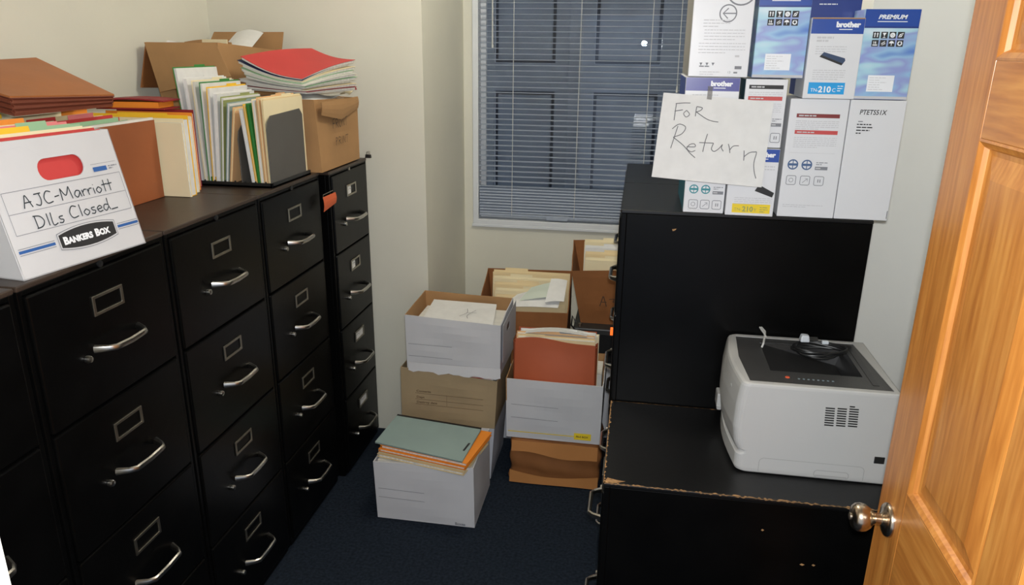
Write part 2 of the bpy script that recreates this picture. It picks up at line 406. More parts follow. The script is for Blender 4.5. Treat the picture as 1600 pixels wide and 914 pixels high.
for r in rows:
    for c in cols:
        b = MB(); rings = []
        for ins, dep in ((0, 0), (.004, -.0015), (.012, .004), (.016, .011), (.024, .0125), (.058, .003), (.062, .003)):
            rings.append([(dep, y, z) for y, z in ((c[0] + ins, r[0] + ins), (c[1] - ins, r[0] + ins), (c[1] - ins, r[1] - ins), (c[0] + ins, r[1] - ins))])
        vs = [p for q in rings for p in q]; fs = []
        for i in range(len(rings) - 1):
            for k in range(4): fs.append((4 * i + k, 4 * i + (k + 1) % 4, 4 * i + 4 + (k + 1) % 4, 4 * i + 4 + k))
        n = len(rings) - 1; fs.append(tuple(4 * n + k for k in range(4)))
        nv = len(vs); vs += [(DT - .008, y, z) for y, z in ((c[0], r[0]), (c[1], r[0]), (c[1], r[1]), (c[0], r[1]))]
        fs.append((nv + 3, nv + 2, nv + 1, nv))
        for k in range(4): fs.append((k, nv + k, nv + (k + 1) % 4, (k + 1) % 4))
        b.add(vs, fs, woodv_m); b.build('raised_panel', door)
KM = frame((0, .846, .876), (0, 1, 0), (0, 0, 1)) @ Matrix.Rotation(PI, 4, 'Y')
KM = Matrix(((0, 0, -1, 0), (0, 1, 0, .850), (1, 0, 0, .876), (0, 0, 0, 1)))
b = MB(); b.lathe([(.0, 0), (.034, .0), (.034, .004), (.031, .008), (.024, .010), (.014, .013), (.012, .016)], nickel_m, 32, KM); rose = b.build('door_knob', door, 0, True)
b = MB(); b.lathe([(.0115, .012), (.0115, .026), (.014, .031), (.021, .036), (.0265, .044), (.0285, .053), (.027, .062), (.022, .068), (.012, .071), (.0, .0715)], nickel_m, 32, KM)
b.lathe([(.0, .0712), (.007, .0712), (.007, .074), (.0, .0745)], alu_m, 16, KM); b.build('knob_ball', rose, 0, True)

# ceiling lamp (out of the frame, it lights the room)
cl = thing('ceiling_light', 'round white dome light on the ceiling over the aisle', 'lamp', (.85, 2.5, ZC))
b = MB(); b.lathe([(0, -.02), (.15, -.02), (.16, 0), (0, 0)], vinyl_m, 32); b.build('base', cl, 0, True)
b = MB(); b.lathe([(0, -.075), (.05, -.072), (.10, -.058), (.135, -.035), (.142, -.02), (0, -.02)], mat('lamp_diffuser', (255, 238, 205), .5, emit=2.0), 32); b.build('diffuser', cl, 0, True)

# ------------------------------------------------------------------ filing cabinets (front faces local +x, y along the width)
def handle_bm(yc, z, hw=.075, out=.038):
    b = MB(); P = []
    for t in [i / 12 for i in range(13)]:
        y = -hw + 2 * hw * t; e = min(t, 1 - t) * 2
        x = out * min(1, (e * 3.2)) ** .6 if e > 0 else 0
        P.append((max(0, x) + .003, yc + y, z - .004 * (1 - abs(2 * t - 1))))
    b.tube(P, [.006 if 0 < i < 12 else .008 for i in range(13)], chrome_m, 8, 1.25)
    return b
def cabinet(name, label, loc, rotz, W_, H, D, divs, topm, hz=.172, cards=(), worn=False, hout=.038):
    t = thing(name, label, 'filing cabinet', loc, (0, 0, rotz), 'black metal filing cabinets')
    b = MB(); b.box(-D, -.016, .001, W_ - .001, .0, H - .012, black_m)
    b.box(-.016, -.001, .001, .013, .03, H - .012, black_m); b.box(-.016, -.001, W_ - .013, W_ - .001, .03, H - .012, black_m)
    b.box(-.016, -.001, .013, W_ - .013, divs[-1], H - .012, black_m); b.box(-.016, -.004, .013, W_ - .013, .012, divs[0], black_m)
    b.build('body', t, .0015)
    MB().box(-D - .001, .0015, 0, W_, H - .012, H, topm).build('top', t, .003)
    for i in range(len(divs) - 1):
        z0, z1 = divs[i] + .004, divs[i + 1] - .003
        d = MB().box(-.015, .005, .016, W_ - .016, z0, z1, black_m).build('drawer', t, .004)
        zl = z1 - .078; zh = z1 - hz; yc = W_ / 2
        handle_bm(yc + .012, zh, .075, hout).build('handle', d, 0, True)['label'] = 'chrome pull handle'
        b = MB(); b.lathe([(0, 0), (.008, 0), (.009, .006), (.007, .012), (0, .0135)], chrome_m, 14, Matrix(((0, 0, 1, .004), (0, 1, 0, yc - .092), (-1, 0, 0, zh - .012), (0, 0, 0, 1))))
        b.build('thumb_latch', d, 0, True)
        b = MB(); b.plate([(-.05, -.023), (.05, -.023), (.05, .023), (-.05, .023)], [[(-.042, -.016), (.042, -.016), (.042, .016), (-.042, .016)]], .004, alu_m, frame((.005, yc, zl), (0, 1, 0), (0, 0, 1)))
        b.build('label_holder', d, .001)
        if i in cards:
            P = Print(frame((.0052, yc, zl), (0, 1, 0), (0, 0, 1))); P.rect(-.041, -.0155, .041 if cards[i] else -.002, .0155, paper_m)
            P.line([(-.03, .002), (-.015, .006), (0, -.002), (.012, .005)], .002, inkg_m); P.build('index_card', d)
    b = MB(); b.lathe([(0, 0), (.008, 0), (.008, .004), (0, .005)], alu_m if worn == 'lock' else dpblack_m, 14, Matrix(((0, 0, 1, -.001), (0, 1, 0, W_ * .5), (-1, 0, 0, H - .018), (0, 0, 0, 1))))
    b.build('lock', t, 0, True)
    return t
DV = [.036, .358, .67, .987, 1.298]
LD = .655
c1 = cabinet('filing_cabinet', 'black four drawer cabinet under the box marked closed', (0, 1.184, 0), 0, .466, 1.32, LD, DV, ctop_m)
cabinet('filing_cabinet', 'black filing cabinet cut by the left edge of the picture', (0, .712, 0), 0, .466, 1.32, LD, DV, ctop_m)
cabinet('filing_cabinet', 'black four drawer cabinet with the bare brown top, second from the near end', (0, 1.656, 0), 0, .482, 1.32, LD, DV, ctop_m)
cabinet('filing_cabinet', 'black four drawer cabinet under the file sorter', (0, 2.141, 0), 0, .470, 1.32, LD, DV, ctop_m)
cabinet('filing_cabinet', 'narrow black cabinet with white drawer cards at the far end by the wall', (.024, 2.647, 0), 0, .400, 1.315, LD, DV, ctop_m, .19, {0: 1, 1: 1, 3: 0, 2: 0}, 'lock')
# right hand row: fronts face the aisle (-x)
DVR = [.036, .34, .65, .96, 1.298]
cabinet('filing_cabinet', 'tall black cabinet carrying the stacked toner cartons', (1.129, 2.647, 0), PI, .469, 1.32, .70, DV, ctopb_m, .235, hout=.024)
cabinet('filing_cabinet', 'tall black cabinet behind the cartons, nearest the window', (1.129, 3.118, 0), PI, .469, 1.32, .70, DV, ctopb_m, .235, hout=.024)
T1 = [o for o in C.objects if o.get('label') == 'tall black cabinet carrying the stacked toner cartons'][0]
MB().add([(-.150, .4686, 1.268), (-.163, .4686, 1.270), (-.158, .4686, 1.264), (-.152, .4686, 1.262)], [(0, 1, 2, 3)], tan_m).build('paint_chip', T1)['label'] = 'small pale paint chip'
low = cabinet('filing_cabinet', 'low two drawer black cabinet carrying the printer, chipped tan edges', (1.132, 2.175, 0), PI, .481, .70, .72, [.036, .345, .664], ctopb_m, .175)
def worn_strip(b, p0, p1, n, wmax, flat, M=None, seed=3, gap=.25):
    R = random.Random(seed); p0 = Vector(p0); p1 = Vector(p1); flat = Vector(flat)
    prev = None
    for i in range(n + 1):
        p = p0.lerp(p1, i / n); w = R.uniform(.25, 1) ** 2 * wmax
        if R.random() < gap: w = .0003
        cur = (p, p + flat * w + Vector((0, 0, 0)))
        if prev: b.add([prev[0], cur[0], cur[1], prev[1]], [(0, 1, 2, 3)], tan_m)
        prev = cur
zt = .7006      # local: x front=0 (aisle), y=.481 is the near side
for a_, c_, n_, w_, f_, sd, g_ in (((.0016, .4816, zt), (-.72, .4816, zt), 150, .0065, (0, -1, 0), 4, .2), ((-.001, .4818, .6995), (-.72, .4818, .6995), 150, .004, (0, 0, -1), 9, .35),
        ((.0016, .4816, zt), (.0016, .0, zt), 90, .007, (-1, 0, 0), 5, .15), ((.0022, .4816, .6995), (.0022, .0, .6995), 90, .004, (0, 0, -1), 6, .3), ((.0016, .002, zt), (-.5, .002, zt), 90, .004, (0, 1, 0), 8, .4)):
    b = MB(); worn_strip(b, a_, c_, n_, w_, f_, seed=sd, gap=g_); b.build('chipped_edge', low)['label'] = 'bare tan chipped edge'
b = MB(); b.add([(.001, .481, zt), (-.03, .478, zt), (-.055, .465, zt), (-.03, .462, zt), (-.008, .455, zt)], [(0, 1, 2, 3, 4)], tan_m); b.build('chipped_corner', low)['label'] = 'bare tan chipped corner'
for x, z, s in ((-.52, .52, .008), (-.546, .522, .006), (-.41, .61, .005)):
    b = MB(); b.add([(x, .4816, z), (x + s, .4816, z + .003), (x + s * 1.6, .4816, z - .001), (x + s * .7, .4816, z - .004)], [(0, 1, 2, 3)], tan_m); b.build('paint_chip', low)['label'] = 'small bare paint chip'

# ------------------------------------------------------------------ folders
def folder(label, cat, group, L, H, T, cover, papers, loc, rot, bend=0, tabx=.6, tabw=.25, tabh=.012, over=-.012, name='file_folder', front_h=None, tabm=None):
    t = thing(name, label, cat, loc, rot, group); n = 6
    def slab(b, x0, x1, y0, y1, z0, z1, m, k=n):
        vs = []; fs = []
        for i in range(k + 1):
            z = z0 + (z1 - z0) * i / k; o = bend * (z / H) ** 2
            vs += [(x0, y0 + o, z), (x1, y0 + o, z), (x1, y1 + o, z), (x0, y1 + o, z)]
        for i in range(k):
            a = 4 * i
            for q in range(4): fs.append((a + q, a + (q + 1) % 4, a + 4 + (q + 1) % 4, a + 4 + q))
        fs += [(3, 2, 1, 0), (4 * k, 4 * k + 1, 4 * k + 2, 4 * k + 3)]
        b.add(vs, fs, m)
    b = MB(); fh = front_h if front_h is not None else H - .006
    slab(b, 0, L, T / 2 - .0008, T / 2, 0, H, cover); slab(b, 0, L, -T / 2, -T / 2 + .0008, 0, fh, cover); slab(b, 0, L, -T / 2, T / 2, 0, .001, cover, 1)
    if tabh:
        tm = tabm or cover; o = bend
        b.box(L * tabx, L * (tabx + tabw), T / 2 - .0008 + o, T / 2 + o, H, H + tabh, tm)
    b.build('cover', t)
    if T > .003:
        b = MB(); slab(b, .004, L - .003, -T / 2 + .0012, T / 2 - .0012, .0015, H + over, papers); b.build('papers', t)
    return t
R90 = PI / 2
# --- the storage box at the left end with its hand hole
def carton(name, label, cat, loc, rot, w, d, h, mo, mi_, t=.004, hole_face=None, group=None, open_top=True, fold=None):
    # box with walls: local x 0..w, y 0..d, z 0..h; hole_face in {'+x','side'}
    o = thing(name, label, cat, loc, rot, group)
    b = MB(); b.box(0, w, 0, d, 0, t, mo)
    def wall(M, ww, hole):
        hs = [list(reversed(rrect(ww * .53 - .056, h * .755 - .022, ww * .53 + .056, h * .755 + .022, .0215)))] if hole else []
        b.plate([(0, 0), (ww, 0), (ww, h), (0, h)], hs, t, mo, M)
    wall(frame((0, t, 0), (1, 0, 0), (0, 0, 1)), w, hole_face == '-y')            # near face (normal -y)
    wall(frame((w, d - t, 0), (-1, 0, 0), (0, 0, 1)), w, hole_face == '-y')
    wall(frame((w - t, 0, 0), (0, 1, 0), (0, 0, 1)), d, hole_face == '+x')
    wall(frame((t, d, 0), (0, -1, 0), (0, 0, 1)), d, hole_face == '+x')
    b.build('body', o, .0012)
    return o

def shear(o, k):
    for v in o.data.vertices: v.co.x += k * v.co.z
SH = -.235
BKZ = math.radians(-7.9)
bk = carton('storage_box', 'white storage box with a hand hole and handwritten end, on the cabinets at far left', 'box', (-.397, 1.2736, 1.3203), (0, 0, BKZ), .39, .322, .262, white_card, kraft_m, hole_face='+x')
shear(bk.children[0], SH)
GLYPH = {   # simple handwriting strokes, unit height
 'A': (.8, [[(0, 0), (.15, .55), (.28, .95), (.45, .5), (.6, 0)], [(.08, .4), (.6, .42)]]),
 'J': (.7, [[(.1, .9), (.6, .92)], [(.45, .9), (.5, .4), (.35, .02), (.05, .15)]]),
 'C': (.75, [[(.62, .85), (.3, .95), (.05, .5), (.2, .05), (.62, .1)]]),
 '-': (.5, [[(.05, .42), (.4, .46)]]),
 'M': (1.05, [[(.05, 0), (.1, .95)], [(.1, .95), (.4, .35), (.75, 1.0)], [(.75, 1.0), (.85, 0)]]),
 'a': (.6, [[(.45, .5), (.2, .55), (.02, .25), (.2, .02), (.42, .3), (.45, .5)], [(.45, .5), (.52, 0)]]),
 'r': (.45, [[(.05, .52), (.1, 0)], [(.1, .3), (.22, .5), (.42, .5)]]),
 'i': (.28, [[(.1, .5), (.12, 0)], [(.12, .72), (.15, .76)]]),
 'o': (.55, [[(.25, .5), (.03, .27), (.22, 0), (.46, .25), (.25, .5)]]),
 't': (.45, [[(.22, .98), (.2, 0)], [(.0, .58), (.45, .62)]]),
 'D': (.8, [[(.1, .95), (.12, 0)], [(.0, .95), (.45, .85), (.65, .45), (.45, .08), (.05, 0)]]),
 'I': (.3, [[(.12, .95), (.12, 0)]]),
 'L': (.5, [[(.1, .95), (.08, 0), (.42, .05)]]),
 's': (.5, [[(.38, .5), (.12, .48), (.15, .3), (.36, .2), (.25, 0), (.02, .05)]]),
 'l': (.3, [[(.1, .98), (.12, 0)]]),
 'e': (.52, [[(.05, .25), (.4, .32), (.28, .52), (.05, .35), (.15, .03), (.45, .08)]]),
 'd': (.6, [[(.42, .45), (.15, .5), (.03, .2), (.2, .0), (.42, .25)], [(.46, 1.0), (.44, .4), (.54, 0)]]),
 '_': (.6, [[(.0, .0), (.55, .03)]]), ' ': (.5, []),
 'F': (.7, [[(.1, .95), (.05, 0)], [(.1, .95), (.6, 1.0)], [(.08, .5), (.45, .52)]]),
 'R': (.75, [[(.1, .95), (.08, 0)], [(.1, .95), (.5, .85), (.45, .55), (.1, .48)], [(.15, .48), (.6, 0)]]),
 'N': (.75, [[(.08, 0), (.1, .95), (.55, .05), (.6, .98)]]), 'T': (.65, [[(.0, .95), (.6, .97)], [(.3, .95), (.28, 0)]]),
 'O': (.75, [[(.35, .97), (.05, .5), (.32, 0), (.65, .45), (.35, .97)]]), 'P': (.7, [[(.1, .95), (.06, 0)], [(.1, .95), (.52, .8), (.1, .45)]]),
}
def hand(P, txt, x, y, h, w, m, width=None):
    adv = sum(GLYPH[c][0] for c in txt); k = (width / adv / h) if width else 1
    for c in txt:
        a, st = GLYPH[c]
        P.strokes([[(p * k, q) for p, q in s_] for s_ in st], x, y, h, w, m); x += a * h * k
P = Print(frame((.39, 0, 0), (0, 1, 0), (0, 0, 1)), .0012); bw, bh = .322, .262
for t_ in (.64, .48, .325): P.line([(bw * .055, bh * t_), (bw * .97, bh * t_)], .0012, line_m)
P.line([(bw * .055, bh * .325), (bw * .055, bh * .64)], .0012, line_m); P.line([(bw * .97, bh * .325), (bw * .97, bh * .64)], .0012, line_m)
for x0, x1 in ((.03, .29), (.80, .985)):
    P.rect(bw * x0, bh * .193, bw * x1, bh * .215, pblue_m); P.rect(bw * x0, bh * .225, bw * x1, bh * .230, line_m); P.rect(bw * x0, bh * .178, bw * x1, bh * .183, line_m)
def lens(cx, cy, hw, hh, he, n=10):
    top = [(cx - hw + 2 * hw * i / n, cy + he + (hh - he) * (1 - (2 * i / n - 1) ** 2)) for i in range(n + 1)]
    return top[::-1] + [(x, 2 * cy - y) for x, y in top]
cx, cy = bw * .55, bh * .205
P.poly(lens(cx, cy, .076, .0255, .0165), line_m); P.poly(lens(cx, cy, .0745, .024, .015), lgrey_m); P.poly(lens(cx, cy, .072, .0215, .013), pblack_m)
P.text('B', cx - .064, cy - .0075, .0150, tlogo_m, bold=.0012); P.text('ANKERS', cx - .052, cy - .0075, .0122, tlogo_m, bold=.0010); P.text('B', cx + .017, cy - .0075, .0150, tlogo_m, bold=.0012); P.text('OX', cx + .029, cy - .0075, .0122, tlogo_m, bold=.0010)
P.rect(bw * .76, bh * .675, bw * .875, bh * .712, pblue_m); P.rect(bw * .75, bh * .735, bw * .965, bh * .738, line_m); P.para(bw * .89, bh * .70, bw * .965, 2, .005, .0025, line_m)
hand(P, 'AJC-Marriott', bw * .17, bh * .505, .026, .0024, ink_m, bw * .70); hand(P, 'DILs', bw * .20, bh * .345, .026, .0024, ink_m, bw * .22); hand(P, 'Closed_', bw * .46, bh * .355, .026, .0024, ink_m, bw * .40)
P.line([(bw * .08, bh * .93), (bw * .3, bh * .95)], .0008, lgrey_m); P.line([(bw * .32, bh * .94), (bw * .4, bh * .86)], .0008, lgrey_m)
pr = P.build('printed_end', bk); shear(pr, SH)
def in_bk(x, y, z): return Matrix.Rotation(BKZ, 4, 'Z') @ Vector((x + SH * z, y, z)) + bk.location
def fbk(label, x, H, cov, pap, T=.014, **k):   # folder parallel to the written end
    p = in_bk(x, .012, .006); p.y += 0
    folder(label, 'folder', None, .296, H, T, cov, pap, p, (math.radians(-13), 0, R90 + BKZ), **k)
fbk('red folder just inside the hand hole of the white box at left', .372, .268, red_m, sheet_m, .016, tabh=0)
fbk('white paper file behind the red folder in the handwritten box', .345, .272, cream_m, sheet_m, .026, tabx=.3, tabm=yellow_m)
fbk('pale green folder in the handwritten box', .312, .276, lgreen_m, sheet_m, .03, tabx=.55)
fbk('pink folder in the handwritten box', .275, .28, pink_m, sheet_m, .028, tabx=.1)
fbk('white folder with orange tab in the handwritten box', .235, .278, cream_m, sheet_m, .036, tabx=.6, tabm=orange_m)
fbk('manila folder at the back of the handwritten box', .18, .27, manila_m, sheet_m, .05, tabx=.2)

# --- files standing behind the box, against the left wall
folder('large brown wallet folder standing upright beside the white box end', 'folder', None, .475, .238, .012, wallet_m, sheet_m, (-.268, 1.583, 1.3205), (0, 0, R90), tabx=.84, tabw=.12, tabh=0, over=.001)
for i, (lab, T, H, cov, tm, tx) in enumerate((('pale green folder behind the large brown wallet', .03, .244, lgreen_m, lgreen_m, .1), ('red folder behind the large brown wallet', .022, .25, red_m, pink_m, .55),
        ('white file with red tab behind the large brown wallet', .04, .245, cream_m, red_m, .3), ('file with orange tab behind the large brown wallet', .04, .252, manila_m, orange_m, .72), ('cream file nearest the wall behind the large brown wallet', .05, .256, cream_m, yellow_m, .1))):
    folder(lab, 'folder', None, .38 + .01 * i, H, T, cov, sheet_m, (-.292 - sum((.03, .022, .04, .04, .05)[:i]) - T / 2 - .003 * i, 1.60, 1.3205), (0, 0, R90), tabx=tx, tabm=tm)
# files facing the camera, beyond the brown wallet
yy = 2.066
for lab, T, H, L, cov, pap, kw, x0 in (('cream folder standing upright at the end of the brown wallet', .012, .235, .34, cream_m, paper_m, dict(tabh=0), -.52),
        ('yellow tabbed folder behind the upright cream folder', .030, .242, .335, yellow_m, paper_m, dict(tabx=.3, tabw=.5, tabh=.005, tabm=yellow_m), -.52),
        ('white papers in a plain folder before the red wallet', .040, .236, .318, cream_m, paper_m, dict(tabh=0), -.52),
        ('orange folder leaning on the dark red wallet', .034, .243, .30, orange_m, paper_m, dict(tabh=0), -.52),
        ('dark red wallet folder upright beside the file sorter', .05, .247, .272, dred_m, sheet_m, dict(tabh=0), -.52)):
    folder(lab, 'folder', None, L, H, T, cov, pap, (x0, yy + T / 2, 1.3205), (0, 0, 0), front_h=H - .012, **kw); yy += T + .003
t = thing('red_wallet_file', 'small dark red wallet file lying on top of the upright files', 'folder', (-.52, 2.15, 1.569), (0, 0, .1))
b = MB(); b.grid(lambda u, v: (u * .22, v * .11, .03 + .006 * math.sin(PI * u)), 6, 3, .004, dred_m); b.grid(lambda u, v: (u * .22, v * .11, .006), 3, 2, .004, dred_m); b.box(0, .004, 0, .11, .003, .03, dred_m); b.build('cover', t)
MB().box(.01, .20, .006, .10, .0065, .0245, orange_m).build('papers', t)

# big brown expanding wallet lying on the files
t = thing('expanding_wallet', 'big brown expanding wallet lying on the files behind the white box', 'wallet', (-.3, 1.585, 1.60))
FL, FRp, BR, BL = Vector((0, 0, .047)), Vector((0, .365, .031)), Vector((-.31, .46, .125)), Vector((-.31, .03, .112))
def wtop(u, v):
    p = FL.lerp(FRp, u).lerp(BL.lerp(BR, u), v); p.z += .01 * math.sin(PI * u) * math.sin(PI * v); return p
b = MB(); b.grid(wtop, 10, 8, .004, leather_m); b.build('flap', t, smooth=True)
b = MB(); low4 = [Vector((.0, .004, .004)), Vector((-.002, .355, .002)), Vector((-.3, .44, .075)), Vector((-.3, .035, .062))]
for i, (a, c) in enumerate(((FL, FRp), (FRp, BR), (BL, FL))):
    la, lc = ((low4[0], low4[1]), (low4[1], low4[2]), (low4[3], low4[0]))[i]
    d = Vector((0, 0, -.004))
    b.grid(lambda u, v: (a + d).lerp(c + d, u).lerp(la.lerp(lc, u), v) + Vector(((-.007 if i == 0 else 0), (.008 if i == 2 else -.006 if i == 1 else 0), 0)) * abs(math.sin(PI * 3 * v)), 6, 12, .002, leatherd_m)
b.build('gusset', t)
b = MB(); b.grid(lambda u, v: low4[0].lerp(low4[1], u).lerp(low4[3].lerp(low4[2], u), v), 4, 4, .004, leatherd_m); b.build('back_panel', t)
MB().hexa([(-.27, .05, .07), (-.02, .03, .012), (-.02, .33, .012), (-.27, .40, .07), (-.27, .05, .105), (-.02, .03, .036), (-.02, .33, .028), (-.27, .40, .112)], sheet_m).build('papers', t)

# --- file sorter with its fan of files
rk = thing('desk_file_sorter', 'black wire file sorter holding a fan of files on the cabinets', 'file sorter', (-.34, 2.262, 1.3203))
b = MB(); b.box(0, .332, 0, .30, 0, .007, dpblack_m); b.box(0, .332, 0, .008, 0, .016, dpblack_m); b.box(.324, .332, 0, .30, 0, .016, dpblack_m)
for k in range(9): b.tube([(.02 + .036 * k, .006, .010), (.02 + .036 * k, .002, .020)], .003, dpblack_m, 6)
b.build('tray', rk, .001)
div_m = mat('sorter_grey_plate', (86, 84, 80), .5, 0, .1)
def divider(x, h, y1, th=.003):
    b = MB(); b.plate([(0, 0), (y1, 0), (y1, h - .02), (y1 - .02, h), (.03, h - .008), (.008, h - .025), (0, h - .05)], [], th, div_m, frame((x, .004, .006), (0, 1, 0), (0, 0, 1))); b.build('divider', rk, .001)
divider(.325, .232, .268); divider(.222, .20, .25); divider(.004, .19, .25)
FAN = [  # bottom x, top x, top z, thickness, cover, papers, label, length
 (-.286, -.318, 1.70, .010, green_m, paper_m, 'tall green folder showing white sheets, leftmost in the file sorter', .25, 0),
 (-.268, -.286, 1.668, .012, paper_m, paper_m, 'white sheets next to the tall green folder in the sorter', .25, 0),
 (-.250, -.258, 1.66, .010, cream_m, sheet_m, 'cream file third from the left in the sorter', .25, 0),
 (-.236, -.232, 1.655, .009, green_m, paper_m, 'short green folder among white sheets in the sorter', .25, 0),
 (-.222, -.208, 1.640, .010, yellow_m, paper_m, 'yellow folder among white sheets in the sorter', .25, 0),
 (-.207, -.185, 1.622, .013, paper_m, paper_m, 'thick white sheets leaning right in the sorter', .25, 0),
 (-.191, -.162, 1.61, .010, ggreen_m, paper_m, 'olive folder leaning right in the sorter', .25, 0),
 (-.176, -.142, 1.592, .010, gray_m, paper_m, 'pale blue-grey folder leaning right in the sorter', .25, 0),
 (-.162, -.124, 1.578, .009, peach_m, manila_m, 'tan folder leaning right at the gap of the sorter', .25, 0),
 (-.080, -.102, 1.575, .012, paper_m, paper_m, 'white sheets leaning left at the gap of the sorter', .22, 0),
 (-.070, -.089, 1.590, .007, yellow_m, manila_m, 'yellow folder beside the bright green one in the sorter', .24, 0),
 (-.060, -.077, 1.592, .011, green_m, green_m, 'bright green folder right of the gap in the sorter', .25, 0),
 (-.049, -.056, 1.606, .011, cream_m, paper_m, 'cream file with white sheets right of the green folder', .27, 0),
 (-.036, -.040, 1.612, .010, peach_m, manila_m, 'peach file between cream files at the right of the sorter', .27, 0),
 (-.0245, -.026, 1.610, .007, cream_m, manila_m, 'cream folder against the grey plate at the right of the sorter', .288, 0)]
for bx, tx, zt, T, cov, pap, lab, L, bd in FAN:
    H = zt - 1.332; a = math.atan2(tx - bx, H)
    folder(lab, 'folder', None, L, H / math.cos(a), T, cov, pap, (bx, 2.275, 1.3285 + abs(math.sin(a)) * T / 2), (a, 0, R90), bend=0, tabh=.006, tabx=.5, over=-.004, front_h=(.02 if bx < -.2 else H * .97))

# --- brown carton at the far end of the cabinets
def open_box(name, label, cat, bot, top, t, mo, group=None, bulge=(0, 0, 0, 0), noise=0, mats=None, seed=1, nz=8, loc=None):
    R = random.Random(seed); o = Vector(bot[0]); bot = [Vector(p) - o for p in bot]; top = [Vector(p) - o for p in top]
    th = thing(name, label, cat, o, (0, 0, 0), group); b = MB(); ph = [R.uniform(0, 6) for _ in range(8)]
    ctr = sum(bot, Vector()) / 4
    for i in range(4):
        j = (i + 1) % 4; a, c, d, e = bot[i], bot[j], top[j], top[i]
        nrm = (c - a).cross(Vector((0, 0, 1))).normalized()
        def fn(u, v):
            p = a.lerp(c, u).lerp(e.lerp(d, u), v); edge = math.sin(PI * u)
            return p + nrm * (bulge[i] * edge * math.sin(PI * v) + noise * edge * (math.sin(7 * u + ph[i] + 3 * v) * .5 + math.sin(11 * v + ph[i + 4] + 5 * u) * .5))
        b.grid(fn, 10, nz, t, (mats[i] if mats else mo))
    b.grid(lambda u, v: bot[0].lerp(bot[1], u).lerp(bot[3].lerp(bot[2], u), v) + Vector((0, 0, t)), 2, 2, t, mo)
    b.build('body', th)
    return th
def R4(x0, x1, y0, y1, z): return [(x0, y0, z), (x1, y0, z), (x1, y1, z), (x0, y1, z)]
cb = open_box('cardboard_box', 'brown carton with faded handwriting at the far end of the cabinet row', 'box', R4(-.29, .02, 2.598, 2.985, 1.3205), [(-.29, 2.603, 1.585), (.004, 2.603, 1.582), (.022, 2.985, 1.568), (-.29, 2.985, 1.58)], .004, brown_card, bulge=(0, -.004, 0, 0), noise=.002)
P = Print(frame((.31, 0, 0), (0, 1, 0), (0, 0, 1)), .006)
hand(P, 'FRONT', .11, .15, .035, .0032, inkb_m, .15); hand(P, 'FROM' if 0 else 'PRINT', .13, .085, .03, .0028, inkb_m, .13)
for st in (0,): pass
P.build('handwriting', cb)
b = MB(); b.grid(lambda u, v: (.3165 - .0015 * v + .004 * math.sin(PI * v), .012 + u * .366, .252 - v * (.075 - .03 * abs(2 * u - 1))), 8, 4, .003, brown_card); b.build('folded_flap', cb)
tag(MB().add([], [], paper_m).grid(lambda u, v: (-.27 + .25 * u + .015 * math.sin(5 * v), 2.62 + .33 * v, 1.578 + .018 * math.sin(PI * u) * math.sin(PI * v) + .005 * math.sin(9 * u + 4 * v)), 12, 10, .004, paper_m).build('crumpled_paper_sheets', smooth=True), 'crumpled white sheets bulging out of the brown carton', 'paper')
MB_ = MB()
MB_.box(-.26, -.02, 2.63, 2.95, 1.33, 1.568, sheet_m); tag(MB_.build('paper_stack'), 'papers filling the brown carton below the crumpled sheets', 'paper')
# red folder stack lying on it
lo4 = [Vector(p) for p in ((-.275, 2.615, 1.612), (-.03, 2.605, 1.602), (.045, 2.90, 1.602), (-.16, 2.95, 1.618))]
hi4 = [Vector(p) for p in ((-.262, 2.60, 1.728), (-.036, 2.605, 1.654), (.056, 2.90, 1.717), (-.135, 2.93, 1.757))]
STK = [('white plastic sleeve', paper_m, 'papers'), ('maroon folder', dred_m, 'folder'), ('grey paper file', cream_m, 'folder'), ('pale file', paper_m, 'folder'), ('pale green file', lgreen_m, 'folder'), ('white file', sheet_m, 'folder'), ('thin green file', lgreen_m, 'folder'), ('cream file', cream_m, 'folder'), ('navy blue folder', navy_m, 'folder'), ('bright red folder', red_m, 'folder')]
R = random.Random(5); ord_ = ['lowest', 'second from the bottom', 'third from the bottom', 'fourth from the bottom', 'fifth from the bottom', 'fifth from the top', 'fourth from the top', 'third from the top', 'just under the red one', 'topmost']
JIT = [Vector((R.uniform(-.012, .012), R.uniform(-.01, .01), 0)) * (0 if i > 7 else 1) for i in range(len(STK))]
def stk(i, u, v, f=None, jit=None):
    f = i / (len(STK) - 1) if f is None else f
    q = [a.lerp(c, f) + (JIT[i] if jit is None else jit) for a, c in zip(lo4, hi4)]
    if i == 8: q = [q[0] + Vector((-.012, -.004, 0)), q[1], q[2] - Vector((.02, .01, 0)), q[3] + Vector((-.012, 0, 0))]
    p = q[0].lerp(q[1], u).lerp(q[3].lerp(q[2], u), v); p.z += (-.016 * f) * math.sin(PI * u) * (1 - .3 * v) + .008 * f * math.sin(PI * v); return p
for i, (nm, m, cat) in enumerate(STK):
    o = stk(i, 0, 0); t = thing('file_folder', '%s, %s of the stack on the far brown carton' % (nm, ord_[i]), cat, o)
    b = MB(); b.grid(lambda u, v: stk(i, u, v) - o, 10, 8, .0012, m); b.build('cover', t, smooth=True)
    if 0 < i:
        f1 = (i - .82) / (len(STK) - 1); k_ = .97
        b = MB(); b.grid(lambda u, v: stk(i, .01 + k_ * u, .01 + k_ * v) - o - Vector((0, 0, .0015)), 8, 6, .001, sheet_m, bot=lambda u, v: stk(i, .01 + k_ * u, .01 + k_ * v, f1, JIT[i]) - o); b.build('papers', t)
t = thing('card_slip', 'small curled card with a dark red edge on the corner of the far carton', 'card', (-.02, 2.90, 1.583))
b = MB(); b.grid(lambda u, v: (.045 * u, .06 * v, .002 + .02 * u * v + .008 * math.sin(PI * u)), 6, 6, .0015, cream_m); b.build('card', t, smooth=True)
